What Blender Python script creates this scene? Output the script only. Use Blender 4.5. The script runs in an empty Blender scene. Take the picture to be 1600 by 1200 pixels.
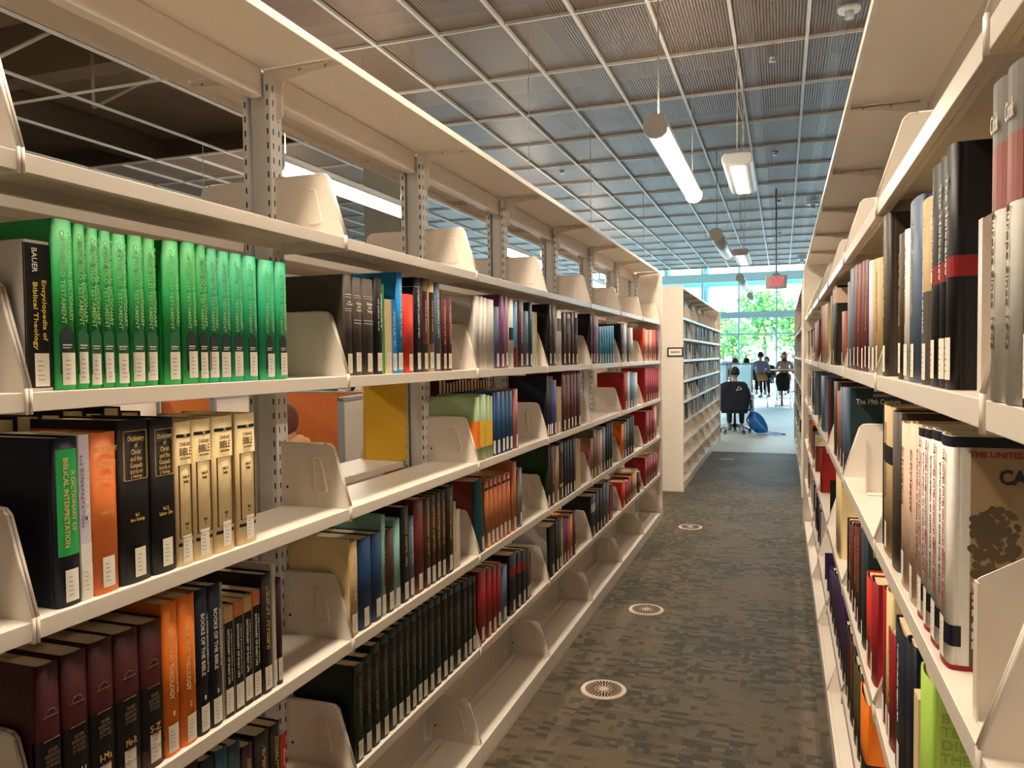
import bpy, bmesh, math, random
from mathutils import Vector, Matrix
random.seed(7)
PI = math.pi
SC = bpy.context.scene
COL = SC.collection

# ---------------------------------------------------------------- camera
F_PX, YAW, PITCH, ROLL, EYE = 1204.0, math.radians(19.364), math.radians(2.0), math.radians(-0.6), 1.565
_cy, _sy, _cp, _sp = math.cos(YAW), math.sin(YAW), math.cos(PITCH), math.sin(PITCH)
C_F = Vector((-_sy*_cp, _cy*_cp, -_sp))
_R = Vector((_cy, _sy, 0)); _U = _R.cross(C_F)
C_R = _R*math.cos(ROLL) + _U*math.sin(ROLL)
C_U = -_R*math.sin(ROLL) + _U*math.cos(ROLL)
cam_d = bpy.data.cameras.new('camera'); cam = bpy.data.objects.new('camera', cam_d); COL.objects.link(cam)
cam_d.sensor_fit = 'HORIZONTAL'; cam_d.sensor_width = 36.0; cam_d.lens = 36.0*F_PX/1600.0
cam_d.clip_start = 0.02; cam_d.clip_end = 400
m = Matrix((C_R, C_U, -C_F)).transposed().to_4x4(); m.translation = Vector((0, 0, EYE)); cam.matrix_world = m
SC.camera = cam

# ---------------------------------------------------------------- view, world, sun
SC.view_settings.view_transform = 'Standard'; SC.view_settings.look = 'None'
SC.view_settings.gamma = 1.0; SC.view_settings.exposure = 0.12; SC.view_settings.use_curve_mapping = False
try:
    SC.cycles.use_denoising = True
    SC.cycles.max_bounces = 8; SC.cycles.diffuse_bounces = 3; SC.cycles.glossy_bounces = 3
    SC.cycles.transparent_max_bounces = 12; SC.cycles.sample_clamp_indirect = 6.0
    SC.cycles.caustics_reflective = False; SC.cycles.caustics_refractive = False
except Exception:
    pass
W = bpy.data.worlds.new('World'); SC.world = W; W.use_nodes = True
_bg = W.node_tree.nodes['Background']
_bg.inputs[0].default_value = (0.70, 0.90, 1.0, 1); _bg.inputs[1].default_value = 12.0
sun_d = bpy.data.lights.new('sun', 'SUN'); sun = bpy.data.objects.new('sun', sun_d); COL.objects.link(sun)
sun_d.energy = 3.0; sun_d.angle = math.radians(3); sun_d.color = (1, .97, .9)
sun.rotation_euler = (math.radians(38), 0, math.radians(60)); sun.location = (20, 60, 30)
def _portal():
    d = bpy.data.lights.new('window_portal', 'AREA'); d.shape = 'RECTANGLE'; d.size = 20; d.size_y = 5.2
    d.cycles.is_portal = True
    o = bpy.data.objects.new('window_portal', d); COL.objects.link(o); o.location = (-3.5, 27.3, 2.8)
    o.rotation_euler = (math.radians(-90), 0, 0)
_portal()

# ---------------------------------------------------------------- projection helpers (pixel <-> place)
def ray(px, py): return C_F*F_PX + C_R*(px-800) + C_U*(600-py)
def on_x(px, py, x): d = ray(px, py); return d*(x/d.x) + Vector((0, 0, EYE))
def on_y(px, py, y): d = ray(px, py); return d*(y/d.y) + Vector((0, 0, EYE))
def on_z(px, py, z): d = ray(px, py); return d*((z-EYE)/d.z) + Vector((0, 0, EYE))
def proj(P):
    d = Vector(P) - Vector((0, 0, EYE)); w = d.dot(C_F)
    return 800+F_PX*d.dot(C_R)/w, 600-F_PX*d.dot(C_U)/w

# ---------------------------------------------------------------- materials
MATS = {}
def lin(c):
    return tuple(((v/255.0)/12.92 if v/255.0 <= .04045 else ((v/255.0+.055)/1.055)**2.4) for v in c)
def mat(name, rgb, rough=.5, metal=0.0, spec=.5, noise=0.0, nscale=30, bump=0.0, emit=None, es=0, coat=0.0):
    if name in MATS: return MATS[name]
    M = bpy.data.materials.new(name); M.use_nodes = True; nt = M.node_tree; b = nt.nodes['Principled BSDF']
    c = lin(rgb)
    b.inputs['Base Color'].default_value = (*c, 1); b.inputs['Roughness'].default_value = rough
    b.inputs['Metallic'].default_value = metal; b.inputs['Specular IOR Level'].default_value = spec
    b.inputs['Coat Weight'].default_value = coat
    if emit: b.inputs['Emission Color'].default_value = (*emit, 1); b.inputs['Emission Strength'].default_value = es
    if noise or bump:
        tc = nt.nodes.new('ShaderNodeTexCoord'); n = nt.nodes.new('ShaderNodeTexNoise'); n.inputs['Scale'].default_value = nscale
        n.inputs['Detail'].default_value = 4; nt.links.new(tc.outputs['Object'], n.inputs['Vector'])
        if noise:
            mx = nt.nodes.new('ShaderNodeMix'); mx.data_type = 'RGBA'
            mx.inputs['A'].default_value = (*[v*(1-noise) for v in c], 1); mx.inputs['B'].default_value = (*[min(1, v*(1+noise)) for v in c], 1)
            nt.links.new(n.outputs['Fac'], mx.inputs['Factor']); nt.links.new(mx.outputs['Result'], b.inputs['Base Color'])
        if bump:
            bp = nt.nodes.new('ShaderNodeBump'); bp.inputs['Strength'].default_value = bump; bp.inputs['Distance'].default_value = .002
            nt.links.new(n.outputs['Fac'], bp.inputs['Height']); nt.links.new(bp.outputs['Normal'], b.inputs['Normal'])
    MATS[name] = M; return M
STEEL = mat('cream_painted_steel', (230, 219, 206), .33, noise=.03, nscale=6)
STEEL_W = mat('pale_post_steel', (220, 218, 216), .35)
DARKGAP = mat('dark_slot', (38, 32, 26), .8)
PAGES = mat('page_edges', (228, 206, 164), .85, noise=.12, nscale=90)
STICK = mat('sticker_paper', (240, 232, 216), .7)
INK = mat('ink', (60, 50, 45), .8)
GOLD = mat('gilt_lettering', (214, 178, 104), .45)
WHITEINK = mat('white_lettering', (236, 228, 212), .6)
GREYMET = mat('grey_aluminium', (158, 160, 166), .35, metal=.4)
CHROME = mat('chrome', (200, 200, 205), .15, metal=1)

# ---------------------------------------------------------------- mesh helpers
def box(bm, a, b, mi=0):
    xs, ys, zs = (min(a[0], b[0]), max(a[0], b[0])), (min(a[1], b[1]), max(a[1], b[1])), (min(a[2], b[2]), max(a[2], b[2]))
    v = [bm.verts.new((x, y, z)) for z in zs for y in ys for x in xs]
    for q in ((0, 2, 3, 1), (4, 5, 7, 6), (0, 1, 5, 4), (1, 3, 7, 5), (3, 2, 6, 7), (2, 0, 4, 6)):
        f = bm.faces.new([v[i] for i in q]); f.material_index = mi
def prism(bm, pts, axis, a, b, mi=0, smooth=False):
    """closed outline pts (2-D) swept along axis from a to b"""
    def P(p, t):
        if axis == 'x': return (t, p[0], p[1])
        if axis == 'y': return (p[0], t, p[1])
        return (p[0], p[1], t)
    A = [bm.verts.new(P(p, a)) for p in pts]; B = [bm.verts.new(P(p, b)) for p in pts]
    n = len(pts)
    for i in range(n):
        f = bm.faces.new((A[i], A[(i+1) % n], B[(i+1) % n], B[i])); f.material_index = mi; f.smooth = smooth
    for L in (A[::-1], B):
        try: f = bm.faces.new(L); f.material_index = mi
        except ValueError: pass
def tube(bm, p0, p1, r0, r1=None, n=10, mi=0, caps=True):
    r1 = r0 if r1 is None else r1
    p0, p1 = Vector(p0), Vector(p1); d = (p1-p0)
    if d.length < 1e-7: return
    q = d.to_track_quat('Z', 'Y'); A = []; B = []
    for i in range(n):
        a = 2*PI*i/n; v = Vector((math.cos(a), math.sin(a), 0))
        A.append(bm.verts.new(p0+q@(v*r0))); B.append(bm.verts.new(p1+q@(v*r1)))
    for i in range(n):
        f = bm.faces.new((A[i], A[(i+1) % n], B[(i+1) % n], B[i])); f.material_index = mi; f.smooth = True
    if caps:
        f = bm.faces.new(A[::-1]); f.material_index = mi; f = bm.faces.new(B); f.material_index = mi
def path(bm, pts, r, n=8, mi=0):
    for a, b in zip(pts[:-1], pts[1:]): tube(bm, a, b, r, n=n, mi=mi)
def ball(bm, c, r, seg=16, rings=10, mi=0):
    r = (r, r, r) if not isinstance(r, (tuple, list)) else r
    res = bmesh.ops.create_uvsphere(bm, u_segments=seg, v_segments=rings, radius=1)
    for v in res['verts']:
        v.co = Vector((v.co.x*r[0]+c[0], v.co.y*r[1]+c[1], v.co.z*r[2]+c[2]))
        for f in v.link_faces: f.material_index = mi; f.smooth = True
    return res['verts']
def mk(name, bm, mats, parent=None, loc=None, rot=None, bevel=0, bseg=2):
    bmesh.ops.recalc_face_normals(bm, faces=bm.faces)
    me = bpy.data.meshes.new(name); bm.to_mesh(me); bm.free()
    for M in (mats if isinstance(mats, (list, tuple)) else [mats]): me.materials.append(M)
    o = bpy.data.objects.new(name, me); COL.objects.link(o)
    if parent: o.parent = parent
    if loc is not None: o.location = loc
    if rot is not None: o.rotation_euler = rot
    if bevel:
        b = o.modifiers.new('b', 'BEVEL'); b.width = bevel; b.segments = bseg; b.limit_method = 'ANGLE'
    return o
def B(): return bmesh.new()
def tag(o, label=None, cat=None, group=None, kind=None):
    if label: o['label'] = label
    if cat: o['category'] = cat
    if group: o['group'] = group
    if kind: o['kind'] = kind
    return o
def empty(name, loc=(0, 0, 0), rz=0):
    o = bpy.data.objects.new(name, None); COL.objects.link(o); o.location = loc; o.rotation_euler = (0, 0, rz)
    o.empty_display_size = .1; return o
def dup(o, parent=None, loc=None):
    c = o.copy(); COL.objects.link(c)
    if parent is not None: c.parent = parent
    if loc is not None: c.location = loc
    for ch in list(o.children): dup(ch, c)
    return c
TEXTS = []; TCACHE = {}
def text(s, M, parent, loc, facing, length, height, vertical=False, name='title_lettering', align='CENTER', bold=.008):
    """lettering as a mesh-like font object; facing: 'f' (local -y), 'r' (local +x), 'l' (local -x)"""
    key = (s, M.name, align, bold)
    if key not in TCACHE:
        cu = bpy.data.curves.new(name, 'FONT'); cu.body = s; cu.align_x = align; cu.align_y = 'CENTER'; cu.size = 1; cu.extrude = .004
        cu.space_line = .95; cu.resolution_u = 2; cu.offset = bold
        cu.materials.append(M); TCACHE[key] = cu
    o = bpy.data.objects.new(name, TCACHE[key]); COL.objects.link(o); o.parent = parent; o.location = loc
    R = Matrix.Rotation(PI/2, 3, 'X')
    if vertical: R = Matrix.Rotation(PI/2, 3, 'Y') @ R
    if facing == 'r': R = Matrix.Rotation(PI/2, 3, 'Z') @ R
    if facing == 'l': R = Matrix.Rotation(-PI/2, 3, 'Z') @ R
    o.rotation_euler = R.to_euler(); TEXTS.append((o, length, height)); return o
def fit_texts():
    """turn the lettering into plain meshes, scaled to the length and height each needs"""
    bpy.context.view_layer.update(); dg = bpy.context.evaluated_depsgraph_get()
    made = {}
    for o, L, H in TEXTS:
        k = o.data.name
        if k not in made: made[k] = bpy.data.meshes.new_from_object(o.evaluated_get(dg))
    for o, L, H in TEXTS:
        me = made[o.data.name]; nm = o.name; par, loc, rot = o.parent, o.location.copy(), o.rotation_euler.copy()
        bpy.data.objects.remove(o)
        q = bpy.data.objects.new(nm.split('.')[0], me); COL.objects.link(q); q.parent = par; q.location = loc; q.rotation_euler = rot
        xs = [v.co.x for v in me.vertices]; ys = [v.co.y for v in me.vertices]
        if xs:
            w, h = max(xs)-min(xs), max(ys)-min(ys); sx = L/w; q.scale = (sx, H/h if H else sx, .06)

# ---------------------------------------------------------------- levels and grid of the shelving
XL, XR, DEP, PITCHY, Y0 = -1.081, 0.185, 0.253, 0.914, 0.859
LEV = {0: .082, 1: .46, 2: .815, 3: 1.168, 4: 1.519, 5: 1.882}
ZTOP = 2.352
def BY(k): return Y0 + PITCHY*k

# ================================================================ ROOM SHELL
XW0, XW1, YW0, YW1, ZS = -14.0, 8.0, -6.0, 27.5, 5.7
def carpet_material():
    M = bpy.data.materials.new('woven_carpet'); M.use_nodes = True; nt = M.node_tree; b = nt.nodes['Principled BSDF']
    b.inputs['Roughness'].default_value = .62; b.inputs['Specular IOR Level'].default_value = .35
    tc = nt.nodes.new('ShaderNodeTexCoord')
    def dash(sx, sy, thr, off):
        mp = nt.nodes.new('ShaderNodeMapping'); mp.inputs['Scale'].default_value = (sx, sy, 1); mp.inputs['Location'].default_value = (off, off*.7, 0)
        nt.links.new(tc.outputs['Object'], mp.inputs['Vector'])
        # wobble so the dashes are not a perfect grid
        n0 = nt.nodes.new('ShaderNodeTexNoise'); n0.inputs['Scale'].default_value = .45; nt.links.new(mp.outputs[0], n0.inputs['Vector'])
        ad = nt.nodes.new('ShaderNodeVectorMath'); ad.operation = 'ADD'
        nt.links.new(mp.outputs[0], ad.inputs[0]); nt.links.new(n0.outputs['Color'], ad.inputs[1])
        fl = nt.nodes.new('ShaderNodeVectorMath'); fl.operation = 'FLOOR'; nt.links.new(ad.outputs[0], fl.inputs[0])
        wn = nt.nodes.new('ShaderNodeTexWhiteNoise'); wn.noise_dimensions = '2D'; nt.links.new(fl.outputs[0], wn.inputs['Vector'])
        ln = nt.nodes.new('ShaderNodeTexNoise'); ln.inputs['Scale'].default_value = 1.6; ln.inputs['Detail'].default_value = 2
        nt.links.new(tc.outputs['Object'], ln.inputs['Vector'])
        a = nt.nodes.new('ShaderNodeMath'); a.operation = 'MULTIPLY_ADD'; nt.links.new(ln.outputs['Fac'], a.inputs[0]); a.inputs[1].default_value = 1.3
        nt.links.new(wn.outputs['Value'], a.inputs[2])
        g = nt.nodes.new('ShaderNodeMapRange'); g.interpolation_type = 'SMOOTHSTEP'; nt.links.new(a.outputs[0], g.inputs['Value'])
        g.inputs['From Min'].default_value = thr; g.inputs['From Max'].default_value = thr+.36
        return g.outputs['Result']
    d1 = dash(17, 38, 1.20, 0); d2 = dash(36, 20, 1.30, 7.3); d3 = dash(6, 14, 1.28, 3.1)
    mx = nt.nodes.new('ShaderNodeMath'); mx.operation = 'MAXIMUM'; nt.links.new(d1, mx.inputs[0]); nt.links.new(d2, mx.inputs[1])
    ms = nt.nodes.new('ShaderNodeMath'); ms.operation = 'MULTIPLY'; nt.links.new(d3, ms.inputs[0]); ms.inputs[1].default_value = .45
    mx2 = nt.nodes.new('ShaderNodeMath'); mx2.operation = 'MAXIMUM'; nt.links.new(mx.outputs[0], mx2.inputs[0]); nt.links.new(ms.outputs[0], mx2.inputs[1])
    big = nt.nodes.new('ShaderNodeTexNoise'); big.inputs['Scale'].default_value = 2.3; nt.links.new(tc.outputs['Object'], big.inputs['Vector'])
    base = nt.nodes.new('ShaderNodeMix'); base.data_type = 'RGBA'
    base.inputs['A'].default_value = (*lin((86, 74, 56)), 1); base.inputs['B'].default_value = (*lin((108, 92, 70)), 1)
    nt.links.new(big.outputs['Fac'], base.inputs['Factor'])
    dark = nt.nodes.new('ShaderNodeMix'); dark.data_type = 'RGBA'; dark.inputs['B'].default_value = (*lin((54, 50, 36)), 1)
    nt.links.new(mx2.outputs[0], dark.inputs['Factor']); nt.links.new(base.outputs['Result'], dark.inputs['A'])
    # fine weave
    wv = nt.nodes.new('ShaderNodeTexNoise'); wv.inputs['Scale'].default_value = 260; nt.links.new(tc.outputs['Object'], wv.inputs['Vector'])
    mm = nt.nodes.new('ShaderNodeMix'); mm.data_type = 'RGBA'; mm.blend_type = 'OVERLAY'; mm.inputs['Factor'].default_value = .75
    nt.links.new(dark.outputs['Result'], mm.inputs['A']); nt.links.new(wv.outputs['Color'], mm.inputs['B'])
    bw = nt.nodes.new('ShaderNodeRGBToBW'); nt.links.new(wv.outputs['Color'], bw.inputs[0]); nt.links.new(bw.outputs[0], mm.inputs['B'])
    nt.links.new(mm.outputs['Result'], b.inputs['Base Color'])
    bp = nt.nodes.new('ShaderNodeBump'); bp.inputs['Strength'].default_value = .35; bp.inputs['Distance'].default_value = .003
    nt.links.new(wv.outputs['Fac'], bp.inputs['Height']); nt.links.new(bp.outputs['Normal'], b.inputs['Normal'])
    return M
CARPET = carpet_material()
CARPET2 = mat('pale_blue_grey_carpet', (200, 210, 212), .55, noise=.14, nscale=5, bump=.2)
bm = B(); box(bm, (XW0, YW0, -.1), (XW1, 12.85, 0)); tag(mk('floor', bm, CARPET), kind='structure')
bm = B(); box(bm, (XW0, 12.85, -.1), (XW1, YW1, 0)); tag(mk('floor.001', bm, CARPET2), kind='structure')
WALLM = mat('warm_grey_wall_paint', (200, 190, 176), .7, noise=.03, nscale=2)
def wall(name, a, b): bm = B(); box(bm, a, b); return tag(mk(name, bm, WALLM), kind='structure')
wall('wall_left', (XW0-.2, YW0, 0), (XW0, YW1, ZS)); wall('wall_right', (XW1, YW0, 0), (XW1+.2, YW1, ZS))
wall('wall_back', (XW0, YW0-.2, 0), (XW1, YW0, ZS))
# structural slab above the open grid ceiling
bm = B(); box(bm, (XW0, YW0, ZS), (XW1, YW1+1.2, ZS+.2)); tag(mk('ceiling', bm, mat('dark_slab', (168, 142, 114), .8, noise=.25, nscale=1.5)), kind='structure')
bm = B()
for y in (-2, 2.6, 7.2, 11.8, 16.4, 21.0): box(bm, (XW0, y-.15, 5.05), (XW1, y+.15, 5.7))
for x in (-11, -7.5, -2.4, 3.0): box(bm, (x-.1, YW0, 5.2), (x+.1, 25.4, 5.68))
tag(mk('trim_1', bm, mat('dark_beam', (112, 94, 76), .7)), kind='structure')
bm = B()   # ducts and hangers over the grid
for x in (-.35, .55): tube(bm, (x, YW0+.1, 5.0), (x, 25, 5.0), .09, n=12)
tag(mk('trim_2', bm, mat('galvanised_duct', (190, 186, 178), .4, metal=.3)), kind='structure')
bm = B()
for k, y in enumerate((3.2, 4.6, 6.0, 7.4)):
    x = -6.0-.3*k
    tube(bm, (x-.5, y-.6, 4.45), (x+.3, y, 5.1), .02, n=6); tube(bm, (x+.9, y, 4.45), (x+.3, y, 5.1), .02, n=6); tube(bm, (x-.5, y-.6, 4.45), (x-.5, y-.6, 5.1), .02, n=6)
tube(bm, (-1.95, 4.2, 4.46), (-2.4, 5.6, 5.1), .03, n=6); tube(bm, (-1.1, 5.0, 4.46), (-1.9, 6.6, 5.1), .03, n=6)
tag(mk('trim_3', bm, mat('brace_steel', (150, 140, 128), .5)), kind='structure')
# metal mesh panels: fine bars, see-through between them
def mesh_panel_material():
    M = bpy.data.materials.new('expanded_metal_panel'); M.use_nodes = True; nt = M.node_tree; b = nt.nodes['Principled BSDF']
    b.inputs['Base Color'].default_value = (*lin((142, 120, 104)), 1); b.inputs['Roughness'].default_value = .4; b.inputs['Metallic'].default_value = .25
    out = nt.nodes['Material Output']; tr = nt.nodes.new('ShaderNodeBsdfTransparent'); mix = nt.nodes.new('ShaderNodeMixShader')
    tc = nt.nodes.new('ShaderNodeTexCoord'); sep = nt.nodes.new('ShaderNodeSeparateXYZ'); nt.links.new(tc.outputs['Object'], sep.inputs[0])
    def tri(sock, per, duty):
        a = nt.nodes.new('ShaderNodeMath'); a.operation = 'MULTIPLY'; nt.links.new(sock, a.inputs[0]); a.inputs[1].default_value = 1/per
        f = nt.nodes.new('ShaderNodeMath'); f.operation = 'FRACT'; nt.links.new(a.outputs[0], f.inputs[0])
        g = nt.nodes.new('ShaderNodeMath'); g.operation = 'GREATER_THAN'; nt.links.new(f.outputs[0], g.inputs[0]); g.inputs[1].default_value = duty
        return g.outputs[0]
    h1 = tri(sep.outputs['X'], .0254, .55); h2 = tri(sep.outputs['Y'], .018, .4)
    an = nt.nodes.new('ShaderNodeMath'); an.operation = 'MULTIPLY'; nt.links.new(h1, an.inputs[0]); nt.links.new(h2, an.inputs[1])
    nt.links.new(an.outputs[0], mix.inputs[0]); nt.links.new(b.outputs[0], mix.inputs[1]); nt.links.new(tr.outputs[0], mix.inputs[2])
    nt.links.new(mix.outputs[0], out.inputs['Surface']); return M
ZC = 4.39
bm = B()
def quadz(bm, x0, y0, x1, y1, z): bm.faces.new([bm.verts.new(p) for p in ((x0, y0, z), (x1, y0, z), (x1, y1, z), (x0, y1, z))])
GX = [.2+.61*k for k in range(-24, 13)]; GY = [6.24+1.215*k for k in range(-10, 17)]
quadz(bm, -5.29, GY[0], GX[-1], GY[-1], ZC+.012); quadz(bm, GX[0], 8.67, -5.29, GY[-1], ZC+.012)
tag(mk('ceiling.001', bm, mesh_panel_material()), kind='structure')
bm = B()
XO = -5.29
for i, x in enumerate(GX):
    if x > XO-.01: box(bm, (x-.014, GY[0], ZC-.02), (x+.014, GY[-1], ZC+.01))
    else:
        box(bm, (x-.014, 8.67, ZC-.02), (x+.014, GY[-1], ZC+.01))
        if i % 2 == 0: box(bm, (x-.008, GY[0], ZC-.02), (x+.008, 8.67, ZC+.01))
for i, y in enumerate(GY):
    box(bm, (XO if y < 8.6 else GX[0], y-.009, ZC-.018), (GX[-1], y+.009, ZC+.008))
    if y < 8.6 and i % 2 == 0: box(bm, (GX[0], y-.007, ZC-.018), (XO, y+.007, ZC+.008))
box(bm, (GX[0], GY[-1]-.02, ZC-.03), (GX[-1], GY[-1]+.06, ZC+.14))
tag(mk('trim_4', bm, mat('white_grid_bar', (222, 220, 214), .45)), kind='structure')
wall('wall_light_block', (XW0, 25.74, ZC), (XW1, 25.9, ZS))  # added bulkhead, closes the plenum so sky light cannot leak in above the panels
# concrete column seen through the long bookcase
bm = B(); box(bm, (-4.92, 8.5, 0), (-4.42, 9.0, ZS)); tag(mk('column', bm, mat('concrete', (150, 150, 140), .8, noise=.1, nscale=8), bevel=.02), kind='structure')

# ---------------------------------------------------------------- window wall
FRAME = mat('hazed_window_frame', (186, 224, 234), .4)  # pale blue carries the daylight haze over the frames in its colour
GL = bpy.data.materials.new('clear_glass'); GL.use_nodes = True; nt = GL.node_tree
for n in list(nt.nodes):
    if n.type != 'OUTPUT_MATERIAL': nt.nodes.remove(n)
_t = nt.nodes.new('ShaderNodeBsdfTransparent'); _t.inputs[0].default_value = (.90, .96, .98, 1); _g = nt.nodes.new('ShaderNodeBsdfGlossy'); _g.inputs['Roughness'].default_value = .03
_x = nt.nodes.new('ShaderNodeMixShader'); _x.inputs[0].default_value = .05
nt.links.new(_t.outputs[0], _x.inputs[1]); nt.links.new(_g.outputs[0], _x.inputs[2]); nt.links.new(_x.outputs[0], nt.nodes['Material Output'].inputs['Surface'])
YG = YW1+.3
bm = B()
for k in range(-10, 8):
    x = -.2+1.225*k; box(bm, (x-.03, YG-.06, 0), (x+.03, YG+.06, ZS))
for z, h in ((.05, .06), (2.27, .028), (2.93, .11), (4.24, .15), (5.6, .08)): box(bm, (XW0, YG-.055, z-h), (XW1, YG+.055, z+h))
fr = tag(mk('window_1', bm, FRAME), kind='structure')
bm = B(); box(bm, (XW0, YG-.006, .05), (XW1, YG+.006, 5.6)); mk('window_pane', bm, GL, parent=fr)
bm = B()
for x in (-2.62, -3.95, 4.2): tube(bm, (x, YG+.5, 0), (x, YG+.5, ZS), .15, n=20)
box(bm, (XW0, YG+.35, 3.98), (XW1, YG+.6, 4.16))
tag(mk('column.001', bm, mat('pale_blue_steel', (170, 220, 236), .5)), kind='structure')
wall('wall_far_left', (XW0, YW1, 0), (XW0+.3, YG, ZS))

# ---------------------------------------------------------------- floor air outlets
VENTM = mat('vent_ring', (222, 200, 176), .45)
def vent():
    bm = B(); n = 48
    tube(bm, (0, 0, .0), (0, 0, .006), .108, .104, n=n, mi=0)
    o = mk('floor_vent', bm, VENTM)
    bm = B()
    for k in range(32):
        a = 2*PI*k/32; c, s = math.cos(a), math.sin(a); r0 = .024 if k % 2 else .045
        w = .0042
        pts = [(r0, -w*.7), (.086, -w*1.3), (.086, w*1.3), (r0, w*.7)]
        vs = [bm.verts.new((p[0]*c-p[1]*s, p[0]*s+p[1]*c, .0066)) for p in pts]; bm.faces.new(vs)
    mk('slots', bm, DARKGAP, parent=o); return o
v0 = vent(); 
for i, (y, w_) in enumerate(((3.498, 'nearest round floor vent with dark radial slots in the carpet'), (4.698, 'second round floor vent along the aisle carpet'),
        (7.10, 'third round floor vent along the aisle, beside the empty base shelves'), (11.9, 'farthest round floor vent, just before the pale carpet'))):
    o = v0 if i == 0 else dup(v0); o.location = (-.79, y, 0); tag(o, w_, 'vent', 'round floor air vents in the aisle')

# ================================================================ LAMPS
LAMP_ON = mat('lit_diffuser', (255, 244, 226), .4, emit=(1, .90, .74), es=15)
LAMP_OFF = mat('white_diffuser', (225, 224, 220), .35)
LAMPW = mat('lamp_cap_white', (242, 242, 240), .4)
def lamp(x, y0, y1, lit, label, z=3.2, watts=58):
    t = empty('pendant_lamp', (x, (y0+y1)/2, z)); tag(t, label, 'lamp', 'tube lamps hung over the stacks')
    L = (y1-y0)/2
    pr = [(-.062, .085), (.062, .085), (.062, .045), (.072, .02), (.07, .0), (-.07, .0), (-.072, .02), (-.062, .045)]
    for s in (-1, 1):
        bm = B(); prism(bm, [(a, b_) for a, b_ in [(-.062, .09), (.035, .09), (.045, .075), (.062, .07), (.085, .04), (.088, 0), (.078, -.045), (.045, -.075), (0, -.085), (-.045, -.075), (-.078, -.045), (-.088, 0), (-.085, .04), (-.062, .055)]], 'y', s*L, s*(L+.03)); mk('end_cap', bm, LAMPW, parent=t, bevel=.004)
    bm = B(); prism(bm, pr, 'y', -L, L); mk('housing', bm, LAMPW, parent=t)
    bm = B(); pts = [(.078*math.cos(a), .01-.085*math.sin(a)) for a in [PI*i/14 for i in range(15)]]
    prism(bm, pts, 'y', -L+.002, L-.002, smooth=True); mk('diffuser', bm, LAMP_ON if lit else LAMP_OFF, parent=t)
    for s in (-1, 1): bm = B(); tube(bm, (0, s*(L-.12), .08), (0, s*(L-.12), ZC-z), .006 if s < 0 else .003, n=6); mk('suspension_rod', bm, mat('rod_white', (214, 210, 202), .5), parent=t)
    if lit:
        d = bpy.data.lights.new('lamp_light', 'AREA'); d.shape = 'RECTANGLE'; d.size = .16; d.size_y = (y1-y0)*.97
        d.energy = watts; d.color = (1, .83, .62)
        o = bpy.data.objects.new('lamp_light', d); COL.objects.link(o); o.parent = t; o.location = (0, 0, -.09)
        d = bpy.data.lights.new('lamp_uplight', 'AREA'); d.shape = 'RECTANGLE'; d.size = .12; d.size_y = (y1-y0)*.97
        d.energy = watts*.3; d.color = (1, .83, .62)
        o = bpy.data.objects.new('lamp_uplight', d); COL.objects.link(o); o.parent = t; o.location = (0, 0, .12); o.rotation_euler = (PI, 0, 0)
    return t
lamp(-.86, 5.62, 8.1, True, 'lit tube lamp hanging nearest over the aisle', 3.2, 34)
lamp(-.86, 10.9, 13.3, False, 'grey unlit tube lamp hanging beyond the lit one')
lamp(-.86, 17.2, 19.6, False, 'unlit tube lamp hanging in front of the window wall')
lamp(-.86, 22.4, 24.8, False, 'smallest farthest tube lamp seen end on before the window')
lamp(-.86, .4, 2.9, True, 'tube lamp above the nearest end of the aisle', 3.2)
lamp(-.86, -4.8, -2.3, True, 'tube lamp above the aisle behind the viewer')
lamp(-4.0, 5.5, 7.85, True, 'lit tube lamp seen through the top of the long bookcase')
lamp(-4.0, 10.7, 13.1, True, 'lit tube lamp farther off seen through the bookcase gap')
lamp(-4.0, .4, 2.9, True, 'tube lamp over the study desks behind the long bookcase')
lamp(-4.0, 15.9, 18.3, True, 'tube lamp over the far reading tables')
lamp(-7.2, 3.0, 5.4, True, 'tube lamp over the service area'); lamp(-7.2, 8.2, 10.6, True, 'tube lamp deep over the service area')
lamp(2.3, .4, 2.9, True, 'tube lamp over the next aisle to the right'); lamp(2.3, 5.6, 8.0, True, 'tube lamp farther along the next aisle')
def box_lamp(x, y, L, label):
    t = empty('box_lamp', (x, y, 3.25)); tag(t, label, 'lamp', 'white box lamps with a lit window')
    bm = B(); prism(bm, [(-.13, .0), (-.13, .05), (-.11, .08), (.11, .08), (.13, .05), (.13, 0), (.10, -.03), (-.10, -.03)], 'y', -L/2, L/2)
    mk('housing', bm, LAMPW, parent=t, bevel=.012)
    bm = B(); box(bm, (-.055, -L/2+.06, -.036), (.055, L/2-.05, -.03)); mk('diffuser', bm, LAMP_ON, parent=t)
    for s in (-1, 1): bm = B(); tube(bm, (0, s*(L/2-.06), .08), (0, s*(L/2-.06), ZC-3.25), .004, n=6); mk('suspension_wire', bm, MATS['rod_white'], parent=t)
    bm = B(); pts = [(.02+.03*math.sin(i*.8), -L/2+.1, .08+i*.1) for i in range(9)]; path(bm, pts, .004, n=5)
    mk('suspension_cable', bm, MATS['rod_white'], parent=t)
    d = bpy.data.lights.new('lamp_light', 'AREA'); d.shape = 'RECTANGLE'; d.size = .11; d.size_y = L*.9; d.energy = 18; d.color = (1, .86, .64)
    o = bpy.data.objects.new('lamp_light', d); COL.objects.link(o); o.parent = t; o.location = (0, 0, -.05)
box_lamp(-.38, 7.7, 1.3, 'white box lamp with a lit window beside the nearest tube lamp')
box_lamp(-.67, 14.2, 1.5, 'smaller white box lamp with a lit window hanging farther off')

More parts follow.
